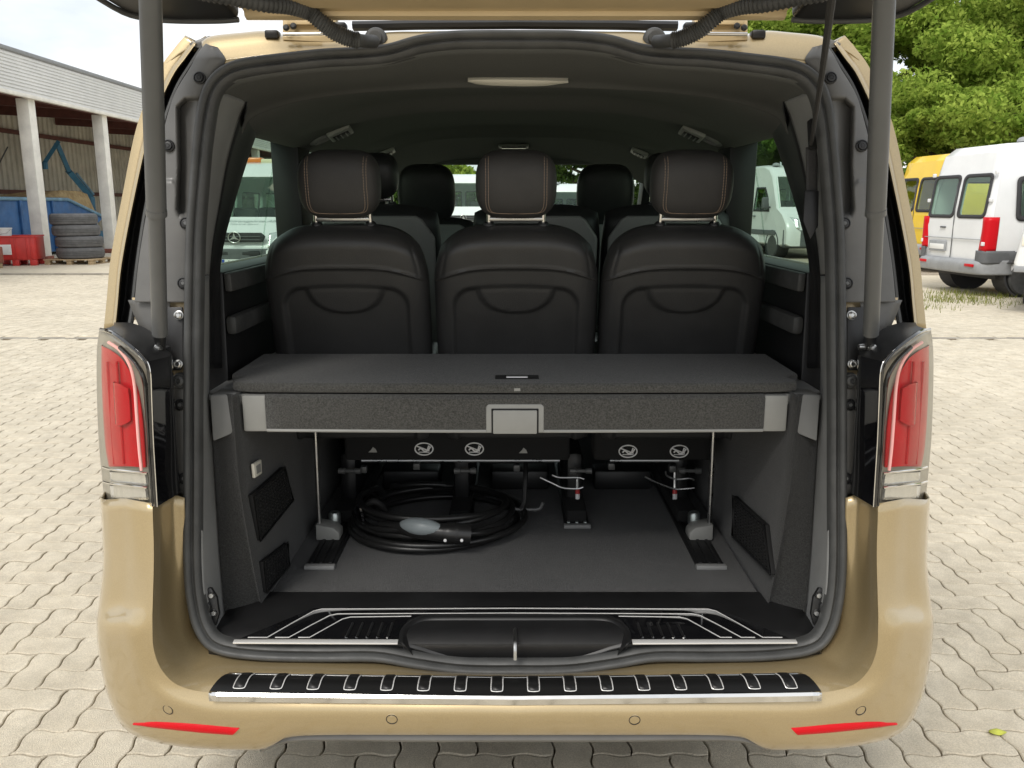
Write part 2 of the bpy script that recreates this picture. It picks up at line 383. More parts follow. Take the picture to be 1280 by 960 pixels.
# gold body flange that the seal sits on
b = MB().sweep(seal_path, [(0.024,-0.016),(0.024,-0.011),(-0.008,-0.011),(-0.008,-0.016)], AP_N, closed=True)
b.build('body_flange', 'gold_inner', van)

# ---- rear bumper: control net traced row by row (seal side -> ridge -> face -> outline -> underside)
def bump_cols():
    #       flange side          recess               ridge               face                 outline
    C = [((231,622,-.02),(212,618,-.035),(190,629,-.120),(158,623,-.085),(131,616,.060)),
         ((232,690,-.02),(213,690,-.045),(192,690,-.140),(162,694,-.088),(134,694,.062)),
         ((234,735,-.02),(214,745,-.060),(191,745,-.156),(160,750,-.088),(129,746,.045)),
         ((236,760,-.02),(216,775,-.070),(190,779,-.164),(158,782,-.140),(126,772,.012)),
         ((243,787,-.02),(222,806,-.085),(192,812,-.164),(160,812,-.139),(129,812,.018)),
         ((258,808,-.03),(236,830,-.095),(204,840,-.160),(172,850,-.140),(141,868,.000)),
         ((276,817,-.04),(258,838,-.105),(228,859,-.160),(203,882,-.160),(166,909,-.040)),
         ((326,824,-.045),(318,842,-.115),(276,867,-.160),(262,898,-.172),(232,928,-.110)),
         ((380,825,-.045),(380,844,-.120),(372,869,-.162),(352,897,-.178),(321,936,-.135)),
         ((420,826,-.045),(420,845,-.120),(418,870,-.164),(405,895,-.180),(352,921,-.145)),
         ((480,828,-.045),(480,846,-.122),(480,871,-.166),(470,895,-.182),(400,917,-.150)),
         ((540,838,-.050),(540,847,-.122),(540,872,-.168),(535,895,-.184),(520,917,-.152)),
         ((590,842,-.050),(590,848,-.124),(590,872,-.169),(588,895,-.185),(580,917,-.153)),
         ((640,843,-.050),(640,849,-.124),(640,873,-.170),(640,896,-.186),(640,917,-.154))]
    return C
C = bump_cols(); rows = [[], [], [], [], [], []]
for c in C:
    pts = [onY(a, b_, y) for a, b_, y in c]
    for i in range(5): rows[i].append(pts[i])
    q = pts[4].copy(); wgt = sstep(-0.9, -0.7, -abs(q.x)) if False else 0
    side = sstep(0.55, 0.85, abs(q.x))
    rows[5].append(V((q.x * (1 + 0.0 * side), q.y + 0.10 + 0.35 * side, q.z + 0.02 * (1 - side))))
for r in rows: r[-1].x = 0
half = MB().patch(rows[:3], 5, 6); half2 = MB().patch(rows[2:], 5, 5)
half.add(half2.v, half2.f); half.plus_mirror()
half.build('rear_bumper', 'gold', van, angle=38, thick=0.003, weld=1)
def on_bumper(px, py, y0=-0.16):
    return onY(px, py, y0)
# fine crease under the tail lamp: a shallow lip
# ---- lower grey apron
ap = [onY(a, b_, y) for a, b_, y in [(326,932,-.112),(333,928,-.126),(345,923,-.138),(370,918,-.142),(430,917,-.144),(520,918,-.146),(640,918,-.148)]]
ap[-1].x = 0; ap = cr(ap, 5); ap = ap + [mir(p) for p in ap[-2::-1]]
g = [[p + V((0, dy, dz)) for p in ap] for dy, dz in [(0.01, 0.012), (-0.004, 0.0), (-0.006, -0.008), (0.004, -0.018), (0.05, -0.022)]]
MB().grid(g).build('lower_apron', 'pillar_panel', van, thick=0.003)
# ---- chrome loading-edge plate with ribs
pl_y0, pl_y1 = -.122, -.176
back = [onY(a, b_, -.122) for a, b_ in [(286,845),(330,846),(400,847),(480,848),(560,849),(640,850)]]
fron = [onY(a, b_, -.178) for a, b_ in [(262,868),(310,869),(385,870),(470,871),(555,872),(640,873)]]
for r in (back, fron): r[-1].x = 0
back = cr(back, 4); fron = cr(fron, 4)
back = back + [mir(p) for p in back[-2::-1]]; fron = fron + [mir(p) for p in fron[-2::-1]]
up = V((0, 0, 0.0065))
BUL = .008
b = MB().grid([[p + V((0, .004, -.012)) for p in back], [p + up for p in back]] + [[p.lerp(q, t) + up * 1.1 + V((0, 0, BUL * 4 * t * (1 - t))) for p, q in zip(back, fron)] for t in (.2, .4, .6, .8)] + [[p + up * 1.2 for p in fron]])
b.build('loading_edge_plate', 'black_satin', van)
plate = van.children[-1]
g = [[p + V((0, dy, dz)) for p in fron] for dy, dz in [(0.004, 0.0065), (-0.002, 0.006), (-0.006, 0.001), (-0.005, -0.012), (0.006, -0.014)]]
MB().grid(g).build('chrome_edge', 'chrome', plate, thick=0.001)
g = [[p + V((0, dy, dz)) for p in back] for dy, dz in [(0.004, -0.004), (0.003, 0.006), (-0.003, 0.0072), (-0.005, 0.004)]]
MB().grid(g).build('chrome_trim', 'chrome', plate, thick=0.001)
# ribs: shared construction, each its own part
def lerpx(path, x):
    for i in range(len(path) - 1):
        if path[i].x <= x <= path[i+1].x:
            t = (x - path[i].x) / (path[i+1].x - path[i].x + 1e-9); return path[i].lerp(path[i+1], t)
    return path[-1]
for i in range(16):
    xf = (i - 7.5) * 0.0792
    for sgn in (0,):
        a = lerpx(back, xf * 0.985) + V((0, -.005, .0085)); c = lerpx(fron, xf) + V((0, .005, .0095))
        wd = 0.0125
        prof = [(-wd, 0), (-wd * .7, .004), (wd * .7, .004), (wd, 0)]
        bu_ = lambda t: V((0, 0, BUL * 4 * t * (1 - t)))
        gg = [[a.lerp(c, t) + bu_(t) + V((u, 0, v * (0.25 if t in (0, 1) else 1))) for u, v in prof] for t in (0, .08, .3, .5, .7, .92, 1)]
        MB().grid(gg).build('rib', 'black_satin', plate, thick=0.001)
        rim = [a.lerp(c, t) + bu_(t) + V((-wd, 0, .0015)) for t in (0, .3, .6, .9)] + [c + V((-wd * .7, .001, .003)), c + V((wd * .7, .001, .003))] + [a.lerp(c, t) + bu_(t) + V((wd, 0, .0015)) for t in (.9, .6, .3, 0)]
        MB().tube(cr(rim, 2), 0.0013, 6).build('rib_outline', 'bright_trim', plate)
# ---- parking sensors
from mathutils.bvhtree import BVHTree
bvh = BVHTree.FromPolygons([V(p) for p in half.v], half.f)
def bump_normal_y(px, py):
    # depth of bumper face at a pixel: interpolate ridge/face rows by nearest control column
    best = None
    for c in C:
        a, b_, y = c[3]
        for m in (0, 1):
            xx = a if not m else 1288 - a
            d = (xx - px) ** 2
            if best is None or d < best[0]: best = (d, y)
    return best[1]
for px, py in [(211,886),(490,898),(793,899),(1075,887)]:
    y = bump_normal_y(px, py) - 0.004
    h_ = bvh.ray_cast(CAMP, ray(px, py).normalized()); ax = h_[1] if h_[1].y < 0 else -h_[1]; c = h_[0] - ax * 0.0022
    s_ = MB().lathe(c, ax, [(0.0145, 0), (0.0145, 0.004), (0.0125, 0.0052), (0.0118, 0.0035), (0.0112, 0.0030)], 20).build('parking_sensor', 'gold', van, angle=25)
    u_ = ax.orthogonal().normalized(); v_ = ax.cross(u_)
    MB().tube([c + ax * .0050 + (u_ * math.cos(a) + v_ * math.sin(a)) * .0118 for a in np.linspace(0, 2 * math.pi, 28, endpoint=False)], .0011, 5, closed=True).build('sensor_gap', 'black_plastic', s_)
    MB().lathe(c, ax, [(0.0104, 0.002), (0.0104, 0.0046), (0.0096, 0.0054), (0.0, 0.0056)], 18).build('sensor_face', 'gold', s_, angle=25)
# ---- low red reflectors, laid onto the bumper skin by casting from the camera
def on_skin(px, py, lift=0.003):
    d = ray(px, py).normalized(); h = bvh.ray_cast(CAMP, d)
    if h[0] is None: return None
    n = h[1] if h[1].dot(d) < 0 else -h[1]
    return h[0] + n * lift
top = [(168,902.5),(190,901),(220,902),(255,904.5),(300,908.5)]
bot = [(169,904.5),(190,908),(220,911.5),(255,915),(291,917.5)]
for sgn in (0, 1):
    T_ = [on_skin(*p, .0035) for p in top]; B_ = [on_skin(*p, .0035) for p in bot]
    if None in T_ or None in B_: continue
    if sgn: T_ = [mir(p) for p in T_]; B_ = [mir(p) for p in B_]
    mid = [(a + c) / 2 + V((0, -.004, 0)) for a, c in zip(T_, B_)]
    MB().patch([[p + V((0, .012, 0)) for p in T_], T_, mid, B_, [p + V((0, .012, 0)) for p in B_]], 4, 2).build('reflector', 'reflector_red', van)

# ---- tail lamps
def lamp(sgn):
    f = (lambda p: p) if sgn < 0 else mir
    S = [(124,412),(121,440),(121,490),(123,545),(127,592),(131,632)]
    Q = [(133,414),(133,446),(134,492),(137,546),(141,594),(144,636)]
    Mm = [(150,425),(153,462),(156,500),(159,548),(162,596),(164,638)]
    N = [(170,440),(175,476),(178,508),(181,552),(184,600),(186,639)]
    Rr = [(183,452),(187,486),(189,514),(191,556),(193,602),(195,638)]
    ys = {'S': .085, 'Q': -.045, 'M': -.098, 'N': -.120, 'R': -.125}
    row = lambda ps, y: [f(onY(a, b_, y)) for a, b_ in ps]
    cover = MB().patch([row(S, .085), row(Q, ys['Q']), row(Mm, ys['M']), row(N, ys['N']), row(Rr, ys['R'])], 5, 4, flip=sgn > 0)
    h = MB().patch([row(S, .09), row(Q, ys['Q'] + .028), row(Mm, ys['M'] + .028), row(N, ys['N'] + .028), row(Rr, ys['R'] + .02)], 5, 3, flip=sgn > 0)
    root = h.build('tail_lamp', 'lamp_base', van, thick=0.004)
    tag(root, 'red and clear tail lamp beside the open tailgate')
    def lens(name, m, pts_rows, lift, nv=3):
        rr = [[f(onY(a, b_, y + lift)) for a, b_, y in r] for r in pts_rows]
        rr = [[p + V((0, .02, 0)) for p in rr[0]]] + rr + [[p + V((0, .02, 0)) for p in rr[-1]]]
        return MB().patch(rr, 4, nv, flip=sgn > 0).build(name, m, root)
    # red body
    a = [(127,432,.000),(127,470,.000),(129,520,.000),(132,560,.000),(136,583,.000)]
    c = [(139,438,-.055),(142,472,-.058),(144,520,-.060),(147,560,-.062),(149,583,-.062)]
    d = [(152,448,-.085),(157,476,-.088),(159,520,-.090),(161,560,-.090),(163,583,-.090)]
    e = [(160,460,-.094),(166,480,-.098),(170,522,-.099),(173,560,-.1),(175,584,-.1)]
    e2 = [(164,466,-.096),(173,490,-.1),(178,524,-.104),(181,560,-.105),(182,584,-.105)]
    lens('red_lens', 'lamp_red', [a, c, d, e, e2], 0.008)
    lens('brake_lens', 'lamp_red_deep', [[(141,478,-.063),(142,500,-.063),(144,530,-.064)], [(150,480,-.085),(151,500,-.085),(152,532,-.085)], [(160,486,-.095),(162,505,-.095),(163,526,-.095)]], 0.001, 2)
    for q_ in ((134, 143), (146, 155)):
        vr = cr([f(onY(q_[0] + t_ * (q_[1] - q_[0]), 452 + t_ * 128, -.030 if q_[0] < 140 else -.071)) for t_ in (0, .33, .66, 1)], 4)
        MB().tube(vr, 0.0026, 6).build('lens_rib', 'lamp_red_deep', root)
    ln = cr([f(onY(a_, b_, y)) for a_, b_, y in [(136,428,-.05),(150,438,-.085),(162,456,-.103),(168,480,-.110),(171,520,-.113),(174,560,-.113),(177,588,-.113)]], 5)
    MB().tube(ln, 0.0035, 8).build('light_guide', 'lamp_pink', root)
    for y0, y1 in ((590, 604), (607, 622)):
        lens('clear_lens', 'lamp_clear', [[(137,y0,-.035),(138,(y0+y1)/2,-.035),(139,y1,-.035)], [(158,y0+1,-.092),(159,(y0+y1)/2,-.092),(160,y1+1,-.092)], [(181,y0+3,-.108),(182,(y0+y1)/2+1,-.108),(183,y1+3,-.108)]], 0.008, 3)
    for yy in (587, 605):
        rl = cr([f(onY(a_, b_, y)) for a_, b_, y in [(129,yy-3,.00),(140,yy,-.055),(158,yy+2,-.095),(184,yy+5,-.113)]], 5)
        MB().tube(rl, 0.0025, 6).build('divider', 'chrome', root)
    cover.build('lens_cover', 'clear_cover', root)
    # dark bezel along the ridge and over the top of the lamp
    bz = cr([f(onY(a_, b_, y)) for a_, b_, y in [(126,412,.05),(140,416,-.06),(160,430,-.105),(178,446,-.122),(186,462,-.127),(188,500,-.128),(190,550,-.128),(193,600,-.128),(195,633,-.128)]], 5)
    MB().tube(bz, 0.0042, 8).build('bezel', 'black_gloss', root)
    MB().tube([p + V((-sgn * .004, -.003, 0)) for p in bz], 0.0012, 6).build('bezel_line', 'chrome', root)
    bz2 = cr([f(onY(a_, b_, y)) for a_, b_, y in [(150,434,-.085),(168,452,-.108),(180,474,-.117),(184,510,-.120),(187,560,-.120),(190,600,-.120),(192,632,-.120)]], 5)
    MB().tube(bz2, 0.005, 8).build('inner_bezel', 'black_gloss', root)
    # black gloss flank between lamp and body
    r0 = [(184,452,-.122),(188,490,-.122),(190,540,-.122),(192,590,-.122),(195,634,-.122)]
    r1 = [(211,444,-.040),(213,490,-.040),(216,540,-.038),(219,590,-.036),(222,618,-.034)]
    r2 = [(216,446,-.005),(218,490,-.005),(221,540,-.005),(224,590,-.005),(226,616,-.005)]
    MB().patch([[f(onY(*p)) for p in r] for r in (r0, r1, r2)], 5, 4, flip=sgn > 0).build('lamp_flank', 'black_gloss', root)
    t0 = [(125,412,.05),(150,424,-.09),(172,441,-.115),(184,452,-.122)]
    t1 = [(140,408,.03),(165,414,-.02),(190,428,-.035),(212,445,-.04)]
    t2 = [(143,403,.10),(165,404,.06),(188,414,.04),(213,440,.02)]
    MB().patch([[f(onY(*p)) for p in r] for r in (t0, t1, t2)], 5, 4, flip=sgn > 0).build('lamp_top', 'black_plastic', root)
lamp(-1); lamp(1)

# ---- rear corner posts (left traced, right mirrored): gold strip, rubber channel, plastic panel
def both(fn):
    for s_ in (-1, 1): fn(s_)
def post(sgn):
    f = (lambda p: p) if sgn < 0 else mir
    O = [(236,46),(222,62),(203,90),(176,157),(158,244),(144,319),(139,370),(135,410)]
    I = [(245,54),(232,72),(214,98),(188,160),(167,250),(152,330),(147,380),(144,410)]
    r0 = [f(onA(a, b_, .10)) for a, b_ in O]; r1 = [f(onA(a, b_, .045)) for a, b_ in I]
    r2 = [f(onA(a + 3, b_ + 1, .075)) for a, b_ in I]
    rm = [f((onA(a, b_, .065) + onA(c, d, .055)) / 2 ) for (a, b_), (c, d) in zip(O, I)]
    rf = [p + V((0, .35, 0)) for p in r0]
    MB().patch([rf, r0, rm, r1, r2], 5, 3, flip=sgn > 0).build('corner_strip', 'gold', van, thick=0.002)
    # rubber channel
    Pn = [(257,56),(240,82),(222,112),(205,160),(192,220),(181,280),(173,335),(168,380),(163,412)]
    Ic = [(245,54),(233,72),(215,98),(188,160),(174,215),(161,275),(152,330),(147,380),(140,415)]
    A_ = [f(onA(a, b_, .060)) for a, b_ in Ic]; B_ = [f(onA((a*.55+c*.45), (b_*.55+d*.45), .10)) for (a, b_), (c, d) in zip(Ic, Pn)]
    C_ = [f(onA(a - 2, b_, .055)) for a, b_ in Pn]
    MB().patch([A_, B_, C_], 5, 5, flip=sgn > 0).build('post_channel', 'black_plastic', van, thick=0.002)
    lip = cr([f(onA(a - 1, b_, .04)) for a, b_ in Pn], 5)
    MB().tube(lip, 0.006, 8).build('post_seal', 'rubber', van)
    # moulded panel with the long pocket
    So = [(272,60),(281,76),(268,94),(256,119),(250,150),(244,195),(240,240),(238,289),(236,336),(235,378)]
    Pa = [(258,55),(249,66),(238,86),(221,114),(211,142),(198,195),(189,240),(180,289),(173,336),(169,378)]
    pocket = [(222,134),(232,124),(255,123),(252,150),(243,205),(238,262),(234,268),(224,268),(221,262),(224,205)]
    step = [(160,226),(215,226),(221,232),(224,262),(230,272),(240,272),(240,395),(160,395)]
    e0 = [V((a, b_, 0)) for a, b_ in Pa]; e1 = [V((a, b_, 0)) for a, b_ in So]
    e0 = cr(e0, 20); e1 = cr(e1, 20); gg = []
    for p, q in zip(e0, e1):
        r = []
        for k in range(61):
            t = k / 60; u = p.lerp(q, t)
            off = -0.006 + 0.020 * abs(t - .5) ** 2 * 2
            off += (0.038 - 0.028 * sstep(224, 250 - (u.y - 125) * .09, u.x)) * sstep(3.0, -3.0, poly_sd((u.x, u.y), pocket))
            off -= 0.006 * sstep(2.5, -2.5, poly_sd((u.x, u.y), step))
            off += 0.012 * sstep(75, 58, u.y)
            r.append(f(onA(u.x, u.y, off)))
        gg.append(r)
    pan = MB().grid(gg, flip=sgn > 0).build('post_panel', 'pillar_panel', van, angle=70, thick=0.002)
    # lower strip panel below the hinge plate
    l0 = [(216,470),(218,500),(220,540),(223,580),(225,618)]; l1 = [(236,470)] + [(235,y) for y in (500,540,580,618)]
    MB().patch([[f(onA(a, b_, -.004)) for a, b_ in l0], [f(onA((a+c)/2, b_, -.01)) for (a, b_), (c, d) in zip(l0, l1)], [f(onA(a, b_, -.004)) for a, b_ in l1]], 4, 4, flip=sgn > 0).build('lower_post_panel', 'pillar_panel', van, thick=0.002)
    # back sheet behind plates
    k0 = [(165,372),(175,410),(205,440),(212,480)]; k1 = [(236,372),(236,410),(236,440),(236,480)]
    MB().patch([[f(onA(a, b_, .03)) for a, b_ in k0], [f(onA(a, b_, .012)) for a, b_ in k1]], 4, 4, flip=sgn > 0).build('body_corner', 'gold_inner', van, thick=0.002)
    k0 = [(160,375),(168,395),(180,420),(196,440)]; k1 = [(212,375),(212,395),(214,420),(216,440)]
    MB().patch([[f(onA(a, b_, .012)) for a, b_ in k0], [f(onA(a, b_, -.004)) for a, b_ in k1]], 4, 4, flip=sgn > 0).build('strut_panel', 'pillar_panel', van, thick=0.002)
    # black hinge plate with bolts
    hp = [f(onA(a, b_, -.002)) for a, b_ in [(208,384),(229,384),(230,392),(230,456),(227,463),(214,463),(208,452)]]
    pln = MB().prism(hp, V((0, -0.006, .001)), .0015).build('strut_bracket', 'black_plastic', van)
    ax = AP_N
    for a, b_ in ((224,394),(223,455)):
        c = f(onA(a, b_, -.008))
        MB().lathe(c, ax, [(0.0105, 0), (0.0105, .003), (0.0085, .0035), (0.0085, .010), (0.006, .0115), (0.004, .0085), (0, .0085)], 6 if False else 14).build('bolt', 'steel', pln, angle=25)
    # screws of the panel
    for a, b_ in ((249,97),(210,182),(232,279),(229,354),(225,506),(230,598)):
        c = f(onA(a, b_, -.012))
        sc_ = MB().lathe(c - ax * .004, ax, [(0.0135, 0), (0.0135, .004), (0.0115, .0052), (0.0105, .0030), (0.0095, .0030), (0.0085, .0066), (0.0045, .0072), (0.0036, .0045), (0, .0045)], 18).build('panel_screw', 'black_plastic', van, angle=25)
        MB().lathe(c + ax * .0015, ax, [(0.0042, 0), (0.0042, .002), (0, .002)], 6).build('screw_head', 'strut' if b_ > 260 else 'black_plastic', sc_)
    for a, b_ in ((230,627),):
        c = f(onA(a, b_, -.006))
        MB().lathe(c, ax, [(0.011, 0), (0.011, .003), (0.008, .004), (0.008, .009), (0, .009)], 12).build('flange_bolt', 'steel', van, angle=25)
    # bump stop
    c = f(onA(226, 476, -.008))
    MB().lathe(c - ax * .004, ax, [(0.019, 0), (0.019, .006), (0.0155, .012), (0.012, .012), (0.011, .020), (0.006, .022), (0.005, .016), (0, .016)], 20).build('bump_stop', 'rubber', van, angle=30)
both(post)

# ---- gas struts (lower rod ball joint on the bracket, upper tube up to the raised tailgate)
for sgn in (-1, 1):
    f = (lambda p: p) if sgn < 0 else mir
    a = f(onY(200, 424, -.035)); c = f(onY(184, -140, -.33)) if sgn < 0 else f(onY(180, -140, -.33))
    d = (c - a).normalized(); Ln = (c - a).length
    m_ = f(onY(193, 226, -.14)); 
    t = (m_ - a).dot(d)
    root = MB().tube([a + d * (t - .06), a + d * (t - .0), a + d * Ln], 0.0188, 20).build('gas_strut', 'strut', van)
    MB().tube([a + d * .012, a + d * (t + .02)], 0.0160, 18).build('strut_rod', 'strut', root)
    MB().tube([a + d * (t - .062), a + d * (t - .056), a + d * (t - .05)], 0.0198, 20).build('strut_collar', 'strut', root)
    MB().tube([a - d * .030, a - d * .012, a + d * .014], lambda u: .011 + .003 * (u > .5), 12).build('strut_end', 'black_plastic', root)
    MB().lathe(a - d * .02 + V((0, .012, 0)), (0, -1, 0), [(0.0, .034), (0.006, .033), (.009, .028), (.009, .018), (.006, .012), (.006, 0)], 14).build('ball_stud', 'steel', root)
    MB().lathe(a - d * .02 + V((-.024, .004, 0)), (1, 0, 0), [(0.0, 0), (0.006, .001), (.007, .01), (.005, .02), (.005, .024)], 12).build('pivot_pin', 'steel', root)
    MB().box(a - d * .05 + V((0.003 * -sgn, .015, 0)), (.022, .03, .05), bev=.005).build('bracket_arm', 'black_plastic', root)

# ---- header above the opening, roof and roof-edge strip
HA = [(262,90),(278,80),(300,76),(340,71),(380,67),(446,63),(486,59),(526,49),(566,45),(603,44),(640,44)]
HB = [(252,52),(264,46),(300,42),(330,40),(360,46),(430,46),(486,41),(526,40),(566,39),(603,38.5),(640,38)]
r0 = [onA(a, b_, .004) for a, b_ in HA]; r1 = [(onA(a, b_, .014) + onA(c, d, .02)) / 2 for (a, b_), (c, d) in zip(HA, HB)]
r2 = [onA(a, b_, .035) for a, b_ in HB]; r3 = [p + V((0, .05, .012)) for p in r2]; r4 = [p + V((0, .45, .035)) for p in r2]
r5 = [p + V((0, 1.6, .050)) for p in r2]; r6 = [p + V((0, 3.0, .02)) for p in r2]
for r in (r0, r1, r2, r3, r4, r5, r6): r[-1].x = 0
MB().patch([r0, r1, r2, r3], 4, 4).plus_mirror().build('roof_header', 'gold', van, thick=0.002, weld=1)
MB().patch([r3, r4, r5, r6], 3, 4).plus_mirror().build('roof_panel', 'gold', van, thick=0.002, weld=1)
st = [onA(a, b_, .05) for a, b_ in [(441,32.5),(480,32),(520,31),(580,30.5),(640,30)]]; st[-1].x = 0
st = cr(st, 5); st = st + [mir(p) for p in st[-2::-1]]
MB().sweep(st, [(-.008,-.01),(-.008,.008),(.0,.012),(.008,.008),(.008,-.01)], AP_N).build('roof_edge_strip', 'black_plastic', van)
for sgn in (-1, 1):
    f = (lambda p: p) if sgn < 0 else mir
    # dark blocks beside the hinges, and the plastic corner cap of the roof
    MB().box(f(onA(341, 44, .03)), (.030, .03, .018), bev=.004).build('hinge_stop', 'black_plastic', van)
    MB().box(f(onA(425, 33, .03)), (.030, .03, .014), bev=.004).build('edge_clip', 'black_plastic', van)
    cp = [f(onA(a, b_, .05)) for a, b_ in [(238,58),(236,54),(246,50),(262,44),(260,54),(250,60)]]
    MB().prism(cp, V((0, .05, 0)), .002).build('roof_corner_cap', 'pillar_panel', van)
    # tailgate hinge
    pts = lambda l: [f(onA(a, b_, .02)) for a, b_ in l]
    hb = MB().prism(pts([(353,50),(353,8),(362,-6),(420,-6),(420,50),(412,53)]), V((0, .03, .004)), .003).build('tailgate_hinge', 'gold_inner', van)
    MB().prism(pts([(360,32),(360,20),(368,16),(392,16),(398,32)]), V((0, -.012, 0)), .002).build('hinge_plate', 'gold_inner', hb)
    MB().tube([f(onA(354, 43, -.004)), f(onA(418, 42, -.004))], .0042, 10).build('hinge_pin', 'chrome', hb)
    for a, b_ in ((367,33),(358,35)):
        MB().lathe(f(onA(a, b_, .008)), AP_N, [(.007, 0), (.007, .004), (.004, .007), (0, .007)], 12).build('hinge_bolt', 'black_plastic', hb)
    # corrugated cable conduit
    cpth = cr([f(onY(*p)) for p in [(468,52,.13),(452,51,.085),(436,48,.07),(418,40,.055),(402,28,.04),(384,14,.03),(360,7,.0),(330,4,-.04),(290,-4,-.08),(250,-12,-.12),(230,-22,-.15)]], 18)
    mbx = MB(); K = len(cpth)
    mbx.tube(cpth, lambda u: (.0135 if u < .12 else .0150 + (.0028 if int(u * K) % 3 == 0 else 0)), 12)
    cnd = mbx.build('cable_conduit', 'rubber', van, angle=80)
    c = f(onA(470, 50, .02)); 
    MB().lathe(c + V((0, .01, 0)), (0, -1, 0.1), [(.026, 0), (.026, .012), (.022, .019), (.016, .020), (.0145, .028)], 24).build('grommet', 'rubber', cnd, angle=40)

# ---- raised tailgate
PH = R(13)
gx = V((0, -math.cos(PH), math.sin(PH)))         # along the gate, away from the hinge
gn = V((0, math.sin(PH), math.cos(PH)))          # outward (upper) side
h0 = V((0, 0.075, 1.917))
def gp(x, s_, n): return V((x, 0, 0)) + h0 + gx * s_ + gn * n
gate = MB()
outl = [(-.80, .02), (-.83, .15), (-.88, .55), (-.90, .95), (-.88, 1.15), (-.80, 1.24), (.80, 1.24), (.88, 1.15), (.90, .95), (.88, .55), (.83, .15), (.80, .02)]
gate.prism([gp(x, s_, .035) for x, s_ in outl], gn * .055, .012)
groot = gate.build('tailgate', 'gold', van)
# inner metal near the hinge: folded steps
fr = [(-.005,.034),(-.005,.004),(.006,.0),(.02,.002),(.024,.010),(.05,.010),(.054,.002),(.09,.002),(.10,.03)]
g = [[gp(x, s_, n) for x in np.linspace(-.56, .56, 9)] for s_, n in fr]
MB().grid(g).build('hinge_frame', 'gold_inner', groot, thick=0.002, angle=20)
inn = [(-.80,-.015),(-.795,-.005),(-.83,.12),(-.86,.55),(-.88,.95),(-.84,1.12),(.84,1.12),(.88,.95),(.86,.55),(.83,.12),(.795,-.005)]
left_w = [(-.575,.0),(-.62,-.006),(-.70,-.006),(-.755,.004),(-.80,.035),(-.835,.15),(-.86,.55),(-.70,.60),(-.62,.30),(-.575,.14)]
for sgn in (-1, 1):
    pl = [gp(x * (1 if sgn < 0 else -1), s_, .036) for x, s_ in left_w]
    wg = MB().prism(pl, gn * -.036, .014, 4).build('tailgate_trim', 'black_plastic', groot)
    lp = cr([gp(x * (1 if sgn < 0 else -1), s_ + .012, -.002) for x, s_ in left_w[:6]], 4)
    MB().tube(lp, .006, 8).build('trim_bead', 'rubber', groot)
pl = [(-.70,.60),(-.86,.56),(-.88,.95),(-.84,1.14),(.84,1.14),(.88,.95),(.86,.56),(.70,.60)]
MB().prism([gp(x, s_, .036) for x, s_ in pl], gn * -.030, .01).build('lower_trim', 'black_plastic', groot)
MB().prism([gp(x, s_, .030) for x, s_ in [(-.56,.12),(-.69,.58),(.69,.58),(.56,.12)]], gn * -.006, .002).build('rear_window', 'black_gloss', groot)
